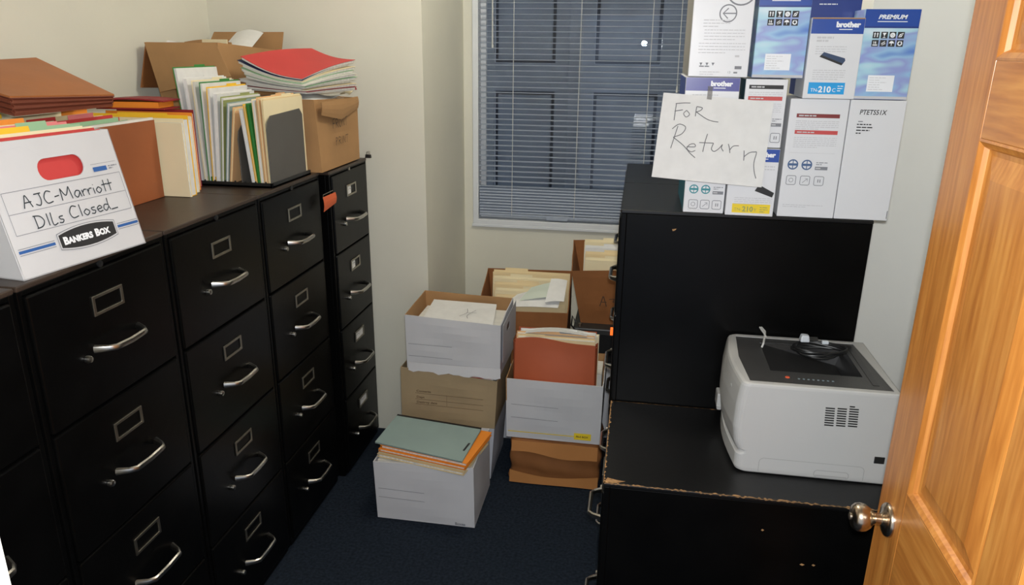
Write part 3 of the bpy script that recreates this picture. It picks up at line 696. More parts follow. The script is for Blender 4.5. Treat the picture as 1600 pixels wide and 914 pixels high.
b = MB(); b.grid(lambda u, v: (.03 + .022 * u, .045 + .02 * v, .018 + .014 * math.sin(PI * u)), 6, 3, .002, dred_m); b.build('edge_strip', t, smooth=True)

# --- open carton against the left wall behind
bb = open_box('cardboard_box', 'open brown carton with raised flaps against the left wall', 'box', [(-.53, 2.57, 1.3205), (-.31, 2.57, 1.3205), (-.31, 3.02, 1.3205), (-.53, 3.02, 1.3205)], [(-.622, 2.59, 1.772), (-.34, 2.59, 1.774), (-.31, 3.03, 1.745), (-.63, 3.03, 1.77)], .004, brown_card, noise=.002, bulge=(.006, 0, 0, 0))
o0 = Vector((-.53, 2.57, 1.3205))
def flap(name, pts, m=brown_card, bulge=.006):
    p = [Vector(q) - o0 for q in pts]; b = MB(); b.grid(lambda u, v: p[0].lerp(p[1], u).lerp(p[3].lerp(p[2], u), v) + Vector((0, -bulge * math.sin(PI * u) * v, 0)), 8, 5, .004, m); return b.build(name, bb)
flap('flap', [(-.31, 3.03, 1.745), (-.63, 3.03, 1.77), (-.62, 3.06, 1.815), (-.305, 3.05, 1.818)])
flap('flap', [(-.345, 2.586, 1.772), (-.625, 2.586, 1.772), (-.56, 2.545, 1.60), (-.27, 2.535, 1.66)])
flap('flap', [(-.63, 2.60, 1.772), (-.632, 2.85, 1.772), (-.648, 2.85, 1.60), (-.640, 2.55, 1.615)], brown_card2, 0)  # same carton; darker card puts this flap's shade into its colour
P = Print(frame(Vector((-.60, 2.584, 1.772)) - o0, (1, 0, 0), (.25, -.25, 1)), .02)
hand(P, 'PRO' if 0 else 'COR' if 0 else 'PO', .16, -.075, .03, .0025, inkb_m); P.build('handwriting', bb)
def loose(name, label, cat, fn, m, nu=8, nv=6, th=.002):
    b = MB(); b.grid(fn, nu, nv, th, m); return tag(b.build(name, smooth=True), label, cat)
loose('paper_sheet', 'white sheet sticking up from the carton against the left wall', 'paper', lambda u, v: (-.60 + .07 * u, 2.64 + .05 * v + .02 * u, 1.735 + .045 * v - .012 * u), paper_m)
loose('paper_sheet', 'white sheet lying over the raised back flap of the far left carton', 'paper', lambda u, v: (-.50 + .12 * u, 2.80 + .22 * v, 1.70 + .115 * v + .012 * math.sin(PI * u)), paper_m)
loose('file_folder', 'brown folder edge inside the carton against the left wall', 'folder', lambda u, v: (-.55 + .19 * u, 2.70 + .02 * v, 1.50 + .275 * v + .01 * math.sin(PI * u)), brown_card, th=.006)
loose('file_folder', 'cream folder corner inside the carton against the left wall', 'folder', lambda u, v: (-.45 + .10 * u, 2.66 + .015 * v, 1.52 + .265 * v), cream_m, th=.004)

# small things on the cabinets
t = thing('binder_clip', 'small black binder clip at the far corner of the cabinet row', 'clip', (.036, 3.045, 1.3155))
b = MB(); b.hexa([(-.012, -.008, 0), (.012, -.008, 0), (.012, .008, 0), (-.012, .008, 0), (-.012, -.002, .014), (.012, -.002, .014), (.012, .002, .014), (-.012, .002, .014)], dpblack_m); b.build('jaw', t)
for s_ in (-1, 1): MB().tube([(-.006, .003 * s_, .013), (-.004, .010 * s_, .026), (.004, .010 * s_, .026), (.006, .003 * s_, .013)], .0012, chrome_m, 6).build('wire_arm', t)
t = thing('paper_tag', 'orange-red paper tag wedged between the two farthest left cabinets', 'tag', (.03, 2.566, 1.18))
b = MB(); b.grid(lambda u, v: (.012 * u + .004 * math.sin(PI * v), u * .09, .055 * v * (1 - .25 * u) + .018 * u), 6, 5, .0012, mat('orange_red_tag', (206, 96, 56), .6)); b.build('tag_card', t)
MB().tube([(.0, .0, .052), (-.012, .03, .058), (.004, .085, .066)], .0015, alu_m, 6).build('wire', t)

# ------------------------------------------------------------------ boxes on the floor
def flat_file(label, q, th, cov, pap, cat='folder', sag=0, name='file_folder', group=None, inset=.004):
    q = [Vector(p) for p in q]; o = q[0].copy(); t = thing(name, label, cat, o, (0, 0, 0), group)
    f = lambda u, v, d=0: q[0].lerp(q[1], u).lerp(q[3].lerp(q[2], u), v) - o + Vector((0, 0, sag * math.sin(PI * u) * math.sin(PI * v) - d))
    b = MB(); b.grid(lambda u, v: f(u, v), 6, 4, .001, cov); b.grid(lambda u, v: f(u, v, th - .001), 6, 4, .001, cov); b.build('cover', t)
    if th > .003:
        k = .02; b = MB(); b.grid(lambda u, v: f(k + (1 - 2 * k) * u, k + (1 - 2 * k) * v, .0012), 6, 4, th - .0026, pap); b.build('papers', t)
    return t
def lines_print(parent, M, w, h, m, rows_, x0=.06, x1=.5, lw=.0018, off=.0):
    P = Print(M, .0012 + off)
    for r_ in rows_: P.line([(w * x0, h * r_), (w * x1, h * (r_ - .012))], lw, m)
    return P
# nearest white box with blue-grey and orange folders
b1 = open_box('storage_box', 'white storage box on the carpet filled above its rim, nearest the camera', 'box', R4(.243, .634, 2.395, 2.70, .0005), [(.238, 2.388, .253), (.632, 2.388, .268), (.632, 2.70, .268), (.240, 2.70, .262)], .004, white_card, noise=.002, bulge=(.004, .002, 0, 0))
P = lines_print(b1, frame((0, -.003, 0), (1, 0, 0), (0, 0, 1)), .391, .262, line_m, (.53, .385), .03, .5, off=.004)
P.build('printed_lines', b1); P = Print(frame((0, -.003, 0), (1, 0, 0), (0, 0, 1)), .005); P.text('Boxes', .315, .010, .012, line_m, bold=.0006); P.build('printed_name', b1)
tag(MB().box(.25, .626, 2.405, 2.69, .006, .252, sheet_m).build('paper_stack'), 'papers filling the nearest white floor box', 'paper')
def Q(pts, z, dz=(0, 0, 0, 0)): return [(p[0], p[1], z + dz[i]) for i, p in enumerate(pts)]
base = [(.232, 2.425), (.592, 2.352), (.638, 2.600), (.266, 2.665)]
def jit(pts, dx, dy): return [(x + dx, y + dy) for x, y in pts]
flat_file('manila folder lowest of the pile on the nearest white box', Q(jit(base, .012, -.006), .270), .012, manila_m, sheet_m)
flat_file('cream folder under the orange ones on the nearest white box', Q(jit(base, .014, .004), .281), .010, cream_m, sheet_m)
flat_file('lower orange folder of the pile on the nearest white box', Q(jit(base, .018, -.006), .293, (0, 0, 0, 0)), .011, orange_m, sheet_m)
flat_file('upper orange folder right under the blue-grey one', Q(jit(base, .024, -.002), .307, (0, 0, .002, .002)), .013, orange_m, sheet_m)
gf = flat_file('blue-grey folder with a black strip topmost on the nearest white box', [(.234, 2.430, .315), (.597, 2.352, .314), (.619, 2.598, .322), (.254, 2.648, .322)], .006, gray_m, sheet_m)
o = Vector((.234, 2.430, .315))
b = MB(); b.grid(lambda u, v: Vector((.254 + (.619 - .254) * u, 2.640 + (2.590 - 2.640) * u + .012 * v, .3226)) - o, 4, 1, .002, dpblack_m); b.build('back_strip', gf)
b = MB(); b.hexa([Vector(p) - o for p in ((.583, 2.425, .3165), (.590, 2.425, .3165), (.600, 2.478, .3185), (.593, 2.478, .3185), (.583, 2.425, .3185), (.590, 2.425, .3185), (.600, 2.478, .3205), (.593, 2.478, .3205))], dpblack_m); b.build('metal_prong', gf)
# stack against the pier
lb = open_box('storage_box', 'white storage box with shade put into its colour, on the carpet under the tan box, mostly behind the nearest box', 'box', R4(.235, .628, 2.745, 3.05, .0005), R4(.232, .645, 2.742, 3.05, .252), .004, white_card_shade, noise=.003, bulge=(0, .006, 0, 0))
tag(MB().box(.25, .615, 2.755, 3.04, .006, .245, sheet_m).build('paper_stack'), 'papers inside the shade-coloured white box under the tan box', 'paper')
tb = open_box('storage_box', 'tan storage box in the middle of the stack beside the pier', 'box', R4(.247, .648, 2.727, 3.05, .2535), [(.250, 2.724, .503), (.660, 2.724, .472), (.665, 3.05, .488), (.250, 3.05, .488)], .004, tan_card, noise=.003, bulge=(.004, .004, 0, 0))
P = Print(frame((0, -.004, 0), (1, 0, 0), (0, 0, 1)), .005); inkt = mat('brown_print', (112, 92, 68), .8)
for y_, a, c in ((.145, .07, .13), (.118, .07, .11), (.095, .07, .16)): P.text({.145: 'Contents', .118: 'Dept', .095: 'Destroy date'}[y_], a, y_, .010, inkt, bold=.0004, sx=1.2)
for y_ in (.140, .113, .090): P.line([(.065, y_), (.355, y_ - .006)], .0018, inkt)
for y_ in (.140, .118): P.line([(.20, y_), (.20, y_ - .028)], .0014, inkt)
P.build('printed_lines', tb)
tag(MB().box(.262, .638, 2.745, 3.035, .259, .4700, sheet_m).build('paper_stack'), 'papers inside the tan box', 'paper')
flat_file('dark red folder edge between the tan box and the white box above', [(.45, 2.742, .4815), (.64, 2.742, .4815), (.64, 3.0, .4815), (.45, 3.0, .4815)], .010, red_m, sheet_m)
tb2 = open_box('storage_box', 'white storage box with a torn lower edge on top of the stack beside the pier', 'box', [(.276, 2.735, .492), (.668, 2.735, .492), (.672, 3.05, .490), (.272, 3.05, .490)], [(.274, 2.730, .733), (.672, 2.725, .716), (.668, 3.05, .724), (.268, 3.05, .735)], .004, white_card, mats=[white_card, white_card_shade, brown_card, brown_card], noise=.003, bulge=(.006, .004, 0, 0))  # right wall gets the shaded card colour, front the lit one
P = lines_print(tb2, frame((0, -.004, 0), (1, 0, 0), (0, 0, 1)), .392, .24, line_m, (.50, .28), .03, .50, off=.007); P.build('printed_lines', tb2)
b = MB(); b.grid(lambda u, v: (.008 + .388 * u, -.006 - .006 * math.sin(PI * u) - .004 * v, .035 - (.034 + .010 * u + .004 * math.sin(23 * u) + .003 * math.sin(41 * u)) * v), 18, 5, .002, white_card); b.build('torn_edge', tb2, smooth=True)
b = MB(); b.plate([(.0, 0), (.325, 0), (.325, .16), (.0, .16)], [list(reversed(rrect(.09, .10, .16, .128, .013)))], .001, white_card_shade, frame((.402, .002, .06), (0, 1, 0), (.0, 0, 1))); b.box(.4005, .4018, .09, .17, .155, .195, dpblack_m); b.build('hand_hole_panel', tb2)
tag(MB().box(.285, .655, 2.745, 3.03, .498, .672, sheet_m).build('paper_stack'), 'papers inside the top white box beside the pier', 'paper')
wf = flat_file('white folder with a pencil mark lying in the top white box', [(.325, 2.762, .684), (.630, 2.757, .680), (.600, 3.02, .702), (.318, 3.02, .706)], .008, paper_m, sheet_m)
o = Vector((.325, 2.762, .684)); P = Print(frame(Vector((.47, 2.86, .6935)) - o, (1, -.02, 0), (-.03, 1, .075)), .0015)
P.strokes([[(0, 0), (.03, .05), (.02, .1)], [(.07, .09), (.04, .02), (.05, -.02)], [(.03, .05), (.08, .055)]], 0, 0, .8, .0022, inkg_m); P.build('pencil_mark', wf)
# right stack
bc = None
def crumple(name, label, cat, x0, x1, y0, y1, z0, z1, m, amp, seed):
    bm = bmesh.new(); bmesh.ops.create_cube(bm, size=1)
    bmesh.ops.subdivide_edges(bm, edges=bm.edges[:], cuts=11, use_grid_fill=True)
    R = random.Random(seed); ph = [R.uniform(0, 6) for _ in range(9)]
    for v in bm.verts:
        p = v.co + Vector((.5, .5, .5)); q = v.co * 2
        r = max(abs(q.x), abs(q.y), abs(q.z)); l = (abs(q.x) ** 14 + abs(q.y) ** 14 + abs(q.z) ** 14) ** (1 / 14); q = q * (r / l)
        sagf = -.025 * math.exp(-((q.z + .55) / .16) ** 2) * (1 if abs(q.y) > .9 or abs(q.x) > .9 else 0)
        w = amp * (math.sin(5 * q.x + ph[0] + 2 * q.z) + math.sin(7 * q.z + ph[1] + 2 * q.x) + .6 * math.sin(12 * q.x + 5 * q.z + ph[2]) + .6 * math.sin(9 * q.y + ph[3]))
        k = 1 + sagf
        zz = (q.z + 1) / 2
        v.co = Vector(((x1 + x0) / 2 + q.x * k * (x1 - x0) / 2 + (w * (1 if q.x > 0 else -1) if abs(q.x) > .9 else 0), (y0 + y1) / 2 + q.y * k * (y1 - y0) / 2 + (w * (1 if q.y > 0 else -1) if abs(q.y) > .9 else 0), z0 + zz * (z1 - z0) + (w * .2 * (1 if zz > .9 else 0))))
    me = bpy.data.meshes.new(name); bm.to_mesh(me); bm.free(); me.materials.append(m)
    for p in me.polygons: p.use_smooth = True
    o = bpy.data.objects.new(name, me); C.objects.link(o)
    t = thing(name, label, cat, (x0, y0, z0)); o.name = 'body'; o.parent = t; o.location = (-x0, -y0, -z0); return t
bc = crumple('cardboard_box', 'crushed brown carton on the carpet under the white box with the yellow stripe', 'box', .708, 1.088, 2.748, 3.04, .0005, .205, brown_card2, .004, 11)
b = MB(); b.grid(lambda u, v: (.012 + .36 * u, -.004 - .010 * v - .002 * math.sin(8 * u), .200 - .050 * v + .008 * math.sin(2.5 * PI * u) * v - .02 * v * (u - .2)), 14, 6, .003, mat('folded_brown_flap', (176, 118, 62), .75)); b.build('sagging_flap', bc, smooth=True)
b = MB(); b.grid(lambda u, v: (.004 + .375 * u, -.006 - .006 * v - .002 * math.sin(6 * u), .060 - .055 * v - .022 * math.sin(PI * u) * (1 - v)), 14, 6, .003, mat('folded_brown_flap', (176, 118, 62), .75)); b.build('sagging_flap', bc, smooth=True)
wb = open_box('storage_box', 'white storage box with a yellow stripe holding a rust wallet', 'box', R4(.694, 1.086, 2.755, 3.06, .2085), [(.690, 2.75, .478), (1.089, 2.75, .475), (1.092, 3.06, .49), (.690, 3.06, .49)], .004, white_card, noise=.0025, bulge=(.003, 0, 0, 0), mats=[white_card, white_card, brown_card, brown_card])
P = lines_print(wb, frame((0, -.003, 0), (1, 0, 0), (0, 0, 1)), .392, .27, line_m, (.58, .36), .05, .55, off=.003)
P.rect(.008, .030, .285, .0335, pyel_m); P.rect(.285, .018, .355, .048, pyel_m); P.text('STORAGE' if 0 else 'FILE BOX', .293, .028, .009, inkb_m, bold=.0003); P.build('printed_lines', wb)
tag(MB().box(.705, 1.075, 2.90, 3.045, .215, .46, sheet_m).build('paper_stack'), 'papers behind the rust wallet in the yellow striped box', 'paper')
rw = thing('expanding_wallet', 'rust-red expanding wallet bulging out of the yellow striped box', 'wallet', (.722, 2.775, .2135))
def rwf(u, v):
    x = .325 * u + .006 * (1 - v) * (2 * u - 1); return (x, .012 * v - .016 * math.sin(PI * u) * math.sin(PI * min(1, v * 1.1)) , .428 * v + .012 * math.sin(PI * u) * v - .012 * u * v + .006 * math.sin(7 * u) * v)
b = MB(); b.grid(rwf, 16, 14, .003, rust_m); b.build('front_panel', rw, smooth=True)
for s_ in (0, 1):
    b = MB(); b.grid(lambda u, v: (.325 * s_ + (.010 if s_ else -.010) * abs(math.sin(PI * 2 * u)), .014 + .09 * u, .41 * v), 10, 5, .0015, rust_m); b.build('gusset', rw)
b = MB(); b.grid(lambda u, v: (.325 * u, .105, .445 * v), 5, 4, .003, rust_m); b.build('back_panel', rw)
for i, (lab, H, m, x0, L) in enumerate((('cream folder just behind the rust wallet front', .438, manila_m, .728, .318), ('peach folder inside the rust wallet', .446, peach_m, .722, .32), ('white papers inside the rust wallet', .452, paper_m, .735, .31), ('cream folder at the back of the rust wallet', .440, cream_m, .745, .313))):
    folder(lab, 'folder', None, L, H, .016, m, sheet_m, (x0, 2.803 + i * .0185, .2145), (0, 0, 0), tabx=.1 + .2 * i, over=-.006, tabh=.006)
b = MB(); b.grid(lambda u, v: (.76 + .25 * u, 2.80 + .07 * v + .012 * u, .666 + .012 * math.sin(PI * u) - .01 * v), 8, 4, .002, paper_m); tag(b.build('paper_sheet', smooth=True), 'curled white sheet over the files in the rust wallet', 'paper')
# open carton with cream folders, behind
sb = open_box('storage_box', 'storage box mostly out of sight under the open brown carton by the window wall', 'box', R4(.50, .90, 3.10, 3.42, .0005), R4(.50, .90, 3.10, 3.42, .388), .004, white_card_shade)
oc = open_box('cardboard_box', 'open brown carton full of cream folders under the window', 'box', R4(.515, .895, 3.10, 3.42, .390), [(.497, 3.09, .642), (.908, 3.09, .656), (.893, 3.43, .752), (.480, 3.43, .742)], .004, brown_card2, noise=.003, bulge=(.004, 0, 0, 0))
for i, (lab, H, m, x0, L, pm) in enumerate((('cream folder front of the open brown carton', .275, manila_m, .585, .30, sheet_m), ('manila folder second in the open brown carton', .29, manila_m, .56, .325, sheet_m), ('cream folder third in the open brown carton', .305, cream_m, .55, .33, sheet_m), ('manila folder fourth in the open brown carton', .318, manila_m, .535, .345, sheet_m), ('wide cream folder fifth in the open brown carton', .333, cream_m, .522, .35, sheet_m), ('tallest cream folder at the back of the open brown carton', .348, manila_m, .512, .372, sheet_m))):
    folder(lab, 'folder', None, L, H, .026, m, pm, (x0, 3.135 + i * .048, .3955), (math.radians(-5), 0, 0), tabx=.55 - .08 * i, tabw=.3, tabh=.012)
for i, (p, lab, m) in enumerate(((((.60, 3.12, .655), (.86, 3.11, .672), (.88, 3.26, .742), (.66, 3.22, .69)), 'white sheets tossed across the folders in the open brown carton', paper_m), (((.68, 3.15, .680), (.86, 3.15, .712), (.87, 3.27, .755), (.72, 3.26, .715)), 'pale green sheet crossing the folders in the open brown carton', mat('pale_sheet', (206, 216, 204), .7)), (((.80, 3.12, .690), (.885, 3.12, .700), (.885, 3.26, .758), (.81, 3.26, .762)), 'folded white form at the right of the open brown carton', paper_m))):
    q = [Vector(v) for v in p]; b = MB(); b.grid(lambda u, v: q[0].lerp(q[1], u).lerp(q[3].lerp(q[2], u), v) + Vector((0, 0, .004 * math.sin(PI * u) + .003 * math.sin(5 * v))), 8, 5, .0015, m); tag(b.build('paper_sheet', smooth=True), lab, 'paper')
# device and leaning carton
sb2 = open_box('storage_box', 'pale storage box in the dark under the black device by the window wall', 'box', R4(.935, 1.30, 3.19, 3.60, .0005), R4(.935, 1.30, 3.19, 3.60, .388), .004, white_card_shade)
dv = thing('electronic_device', 'black electronic device with a glowing orange light under the leaning carton', 'device', (.93, 3.17, .3895))
MB().box(0, .40, .012, .42, .006, .150, dpblack_m).build('case', dv, .006)
b = MB(); b.box(-.004, .404, 0, .43, .140, .172, mat('device_lid', (44, 46, 46), .45)); b.build('lid', dv, .006)
b = MB(); b.box(.165, .178, -.006, .006, .148, .184, mat('orange_indicator', (255, 110, 40), .4, emit=1.2)); b.build('indicator_light', dv, .002)
for k in range(2):
    for q in range(2): MB().box(.02 + .34 * k, .05 + .34 * k, .03 + .34 * q, .06 + .34 * q, 0, .008, dpblack_m).build('foot', dv)
b = MB(); b.tube([(.012, -.002, .155), (-.012, -.006, .185), (-.008, -.004, .23), (.008, -.002, .20)], .004, dpblack_m, 6); b.lathe([(0, -.008), (.008, -.006), (.008, .006), (0, .008)], alu_m, 10, Matrix.Translation((.028, -.006, .19))); b.build('cable_end', dv)
lc = open_box('cardboard_box', 'brown carton with cream files leaning on the black device at the window', 'box', R4(.955, 1.27, 3.24, 3.52, .562), [(.905, 3.225, .812), (1.30, 3.225, .84), (1.29, 3.53, .905), (.885, 3.53, .880)], .004, brown_card2, noise=.003, bulge=(.006, 0, 0, 0))
P = Print(frame((.0, -.012, 0), (1, 0, 0), (0, -.05, 1)), .008); hand(P, 'A', .085, .095, .05, .004, inkb_m); P.strokes([[(0, .5), (.4, .55), (.3, .3), (.6, .4)]], .125, .10, .06, .003, inkb_m); P.build('handwriting', lc)
for i, (lab, H, m) in enumerate((('cream folder front of the leaning carton', .292, cream_m), ('manila folder second in the leaning carton', .305, manila_m), ('white file third in the leaning carton', .320, paper_m), ('cream folder at the back of the leaning carton', .335, cream_m))):
    folder(lab, 'folder', None, .29, H, .03, m, sheet_m, (.962 - .006 * i, 3.275 + i * .055, .5675), (math.radians(-4), 0, 0), tabx=.3, tabw=.4, tabh=.010)

# ------------------------------------------------------------------ toner cartons on the tall cabinets
ZT = 1.3205
def toner(label, x0, x1, y0, d, z0, z1, m, group='cartons for return'):
    t = thing('toner_carton', label, 'box', (x0, y0, z0), (0, 0, 0), group)
    MB().box(0, x1 - x0, 0, d, 0, z1 - z0, m).build('carton', t, .0018)
    return t, Print(frame((0, 0, 0), (1, 0, 0), (0, 0, 1)), .0003), x1 - x0, z1 - z0
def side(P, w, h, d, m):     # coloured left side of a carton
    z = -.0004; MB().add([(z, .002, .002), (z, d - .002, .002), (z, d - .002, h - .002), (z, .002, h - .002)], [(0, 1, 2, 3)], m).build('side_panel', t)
def globe(P, x, y, r, m):
    P.ring(x, y, r, r * .28, m); P.line([(x - r, y), (x + r, y)], r * .5, m); P.line([(x, y - r), (x, y + r)], r * .18, m)
def pict(P, x, y, s, k):
    P.rect(x, y, x + s, y + s, pblack_m); w = tlogo_m; a = s / 10
    if k == 0:
        for q in (3, 7): P.rect(x + (q - .7) * a, y + 2 * a, x + (q + .7) * a, y + 8 * a, w); P.poly([(x + (q - 1.6) * a, y + 6.4 * a), (x + (q + 1.6) * a, y + 6.4 * a), (x + q * a, y + 9 * a)], w)
    elif k == 1: P.poly([(x + 2 * a, y + 8.5 * a), (x + 5 * a, y + 3.5 * a), (x + 8 * a, y + 8.5 * a)], w); P.rect(x + 4.6 * a, y + 1.5 * a, x + 5.4 * a, y + 5 * a, w); P.rect(x + 3 * a, y + 1 * a, x + 7 * a, y + 1.8 * a, w)
    elif k == 2: P.disc(x + 5 * a, y + 5 * a, 3.8 * a, w); P.disc(x + 5 * a, y + 5 * a, 2.2 * a, lgrey_m); P.line([(x + 2.5 * a, y + 2.5 * a), (x + 7.5 * a, y + 7.5 * a)], a, w)
    elif k == 3: P.poly([(x + 1.5 * a, y + 2 * a), (x + 6 * a, y + 2.4 * a), (x + 8.6 * a, y + 8.6 * a), (x + 3 * a, y + 6.5 * a)], w); P.line([(x + 3 * a, y + 3 * a), (x + 7 * a, y + 7 * a)], a, pblack_m)
    elif k == 4: P.text('16', x + 1.5 * a, y + 4.4 * a, 4 * a, w, bold=.0002); P.rect(x + 1.5 * a, y + 1.5 * a, x + 8.5 * a, y + 3.2 * a, w)
    elif k == 5: P.poly([(x + 3 * a, y + 1.5 * a), (x + 8.5 * a, y + 4 * a), (x + 7 * a, y + 8.5 * a), (x + 1.8 * a, y + 5 * a)], lgrey_m); P.line([(x + 2 * a, y + 2 * a), (x + 8 * a, y + 7 * a)], a * .8, pblack_m)
    elif k == 6: P.poly([(x + 1 * a, y + 5 * a), (x + 9 * a, y + 5 * a), (x + 7.6 * a, y + 7.6 * a), (x + 5 * a, y + 8.8 * a), (x + 2.4 * a, y + 7.6 * a)], w); P.rect(x + 4.5 * a, y + 1.5 * a, x + 5.5 * a, y + 5 * a, w)
    else: P.ring(x + 5 * a, y + 5 * a, 2.8 * a, 1.8 * a, w, 12); P.line([(x + 5 * a, y + 5 * a), (x + 5 * a, y + 9 * a)], 1.2 * a, pblack_m)
def fit(P, txt, x, y, h, m, width, **k): P.text(txt, x, y, h, m, **k)
def bro(P, x, y, h): P.text('brother', x, y, h, tlogo_m, bold=.0011, sx=1.05); P.rect(x + .008, y - h * .55, x + h * 3.2, y - h * .40, tlogo_m)
# bottom row, right: plain white
t, P, w, h = toner('plain white carton with one printed code, right end of the lower row', 1.7215, 1.863, 2.18, .16, ZT, 1.646, tw_m)
P.text('PTETS51X', .026, h - .038, .013, pblack_m, bold=.0003, shear=.15, sx=.86)
for i, (a, c) in enumerate(((.026, .052), (.024, .098), (.024, .086), (.024, .072), (.024, .048))): P.para(a, h - .058 - i * .0078, c, 1, .01, .003, pblack_m, i + 3) if i else P.para(a, h - .058, .052, 1, .01, .0026, line_m)
P.rect(w - .004, .006, w - .0025, .028, pblack_m); P.build('printed_face', t)
# bottom row: white with red bars
def bars(P, w, h, x0, x1, c1, c2, ly1, ly2):
    P.rect(x0, ly1, x1, ly1 + .0105, c1); P.para(x0 + .006, ly1 + .0035, x1 - .006, 1, .01, .0035, lgrey_m)
    P.para(x0, ly1 - .010, x1, 5, .0052, .0018, lgrey_m, 2); P.rect(x0, ly2, x1, ly2 + .0105, c2); P.para(x0 + .006, ly2 + .0035, x1 - .006, 1, .01, .003, lgrey_m)
    P.para(x0, ly2 - .010, x1, 6, .0052, .0018, lgrey_m, 4)
def cert(P, x, y, m, dx=.034, s=.0125):
    globe(P, x, y, s, m); globe(P, x + dx, y, s, m); P.para(x + dx * 1.65, y + .006, x + dx * 2.45, 2, .005, .002, line_m); P.rect(x + dx * 1.6, y - .013, x + dx * 2.5, y - .004, line_m); P.para(x + dx * 1.66, y - .010, x + dx * 2.44, 1, .1, .003, lgrey_m)
    for k in range(3):
        a = x - s + k * dx; P.line(rrect(a, y - .056, a + .025, y - .031, .004, 3) + [rrect(a, y - .056, a + .025, y - .031, .004, 3)[0]], .0017, line_m)
        if k == 0: P.ring(a + .0125, y - .0435, .0055, .0013, line_m)
        elif k == 1: P.line([(a + .006, y - .05), (a + .019, y - .038)], .0014, line_m); P.line([(a + .012, y - .038), (a + .019, y - .038), (a + .019, y - .046)], .0012, line_m)
        else: P.rect(a + .009, y - .048, a + .0115, y - .039, line_m); P.rect(a + .0145, y - .048, a + .017, y - .039, line_m)
t, P, w, h = toner('white carton with two red bars in the lower row, left of the plain one', 1.567, 1.7195, 2.18, .16, ZT, 1.646, tw_m)
bars(P, w, h, .020, .132, tdred_m, tred_m, h - .050, h - .094); P.line([(.012, h - .145), (.132, h - .145)], .0008, lgrey_m); cert(P, .026, .148, ring_m, .037); P.para(.012, .034, .12, 2, .005, .0018, lgrey_m); P.build('printed_face', t)
# yellow toner
t, P, w, h = toner('white carton with the yellow toner band, lower row behind the sign', 1.422, 1.5535, 2.166, .16, ZT, 1.510, tw_m)
P.rect(.001, h - .036, w - .001, h - .001, tblue_m); bro(P, .062, h - .022, .0125); P.build('header_band', t); P = Print(P.M, .0003); P.para(.02, h - .050, .122, 3, .008, .003, lgrey_m, 5)
P.poly([(.075, .072), (.124, .055), (.128, .068), (.085, .090)], dpblack_m); P.para(.022, .050, .125, 4, .0055, .002, lgrey_m, 6)
P.build('printed_face', t); P = Print(P.M, .0003); P.rect(.018, .008, .122, .034, pyel_m); P.text('TN-', .024, .0135, .009, ggreen_m); P.text('210', .046, .0125, .0145, ggreen_m, bold=.0006); P.text('Y', .078, .0135, .009, ggreen_m); P.para(.094, .024, .116, 3, .006, .002, ggreen_m); P.build('colour_label', t)
# white with red bars, upper
t, P, w, h = toner('narrow white carton with a black and a red bar, above the yellow one', 1.444, 1.5545, 2.18, .16, 1.512, 1.695, tw_m)
bars(P, w, h, .010, .100, pblack_m, tred_m, h - .026, h - .056); cert(P, .030, h - .112, ringt_m, .030, .010); side(P, w, h, .16, tteal_m); P.build('printed_face', t)
# lower left with teal side
t, P, w, h = toner('white carton with teal side and round marks, left end of the lower row', 1.305, 1.4185, 2.18, .30, ZT, 1.510, tw_m)
cert(P, .026, .068, ringt_m, .033, .0115); P.para(.012, .008, .09, 1, .005, .0015, lgrey_m); side(P, w, h, .30, tteal_m); P.build('printed_face', t)
# violet blue band, behind sign top
t, P, w, h = toner('carton with a violet-blue band whose face is covered by the sign', 1.284, 1.4295, 2.18, .30, 1.512, 1.697, tw_m)
P.rect(.001, h - .036, w - .001, h - .001, tviolet_m); bro(P, .068, h - .022, .0125); P.build('header_band', t); P = Print(P.M, .0003); P.para(.02, h - .048, .09, 2, .007, .0025, lgrey_m, 3); side(P, w, h, .30, tdark_m); P.build('printed_face', t)
# top left, arrows
t, P, w, h = toner('big white carton with circled arrows, top left of the heap', 1.288, 1.446, 2.18, .30, 1.6985, 2.03, tw_m)
P.ring(.122, .222, .038, .004, line_m, 32); P.ring(.092, .163, .0215, .0032, line_m); P.line([(.078, .163), (.112, .163)], .003, line_m); P.line([(.092, .176), (.079, .163), (.092, .150)], .003, line_m); P.line([(.118, .235), (.128, .215)], .004, lgrey_m)
P.para(.030, .145, .10, 3, .008, .0022, lgrey_m, 2); P.para(.034, .120, .14, 4, .008, .002, lgrey_m, 4); P.para(.022, .086, .145, 4, .008, .002, lgrey_m, 7)
for x_ in (.028, .044, .060): P.poly([(x_, .037), (x_ + .008, .037), (x_ + .004, .029)], line_m)
P.para(.028, .026, .09, 1, .005, .003, line_m); P.para(.12, .052, .145, 1, .01, .005, lgrey_m); P.rect(.122, .021, .140, .029, line_m); P.text('13', .104, .010, .006, line_m); P.para(.12, .010, .142, 1, .01, .004, line_m); P.para(.030, .012, .085, 2, .006, .0018, lgrey_m)
side(P, w, h, .30, mat('carton_grey_side', (150, 146, 134), .35)); P.build('printed_face', t)
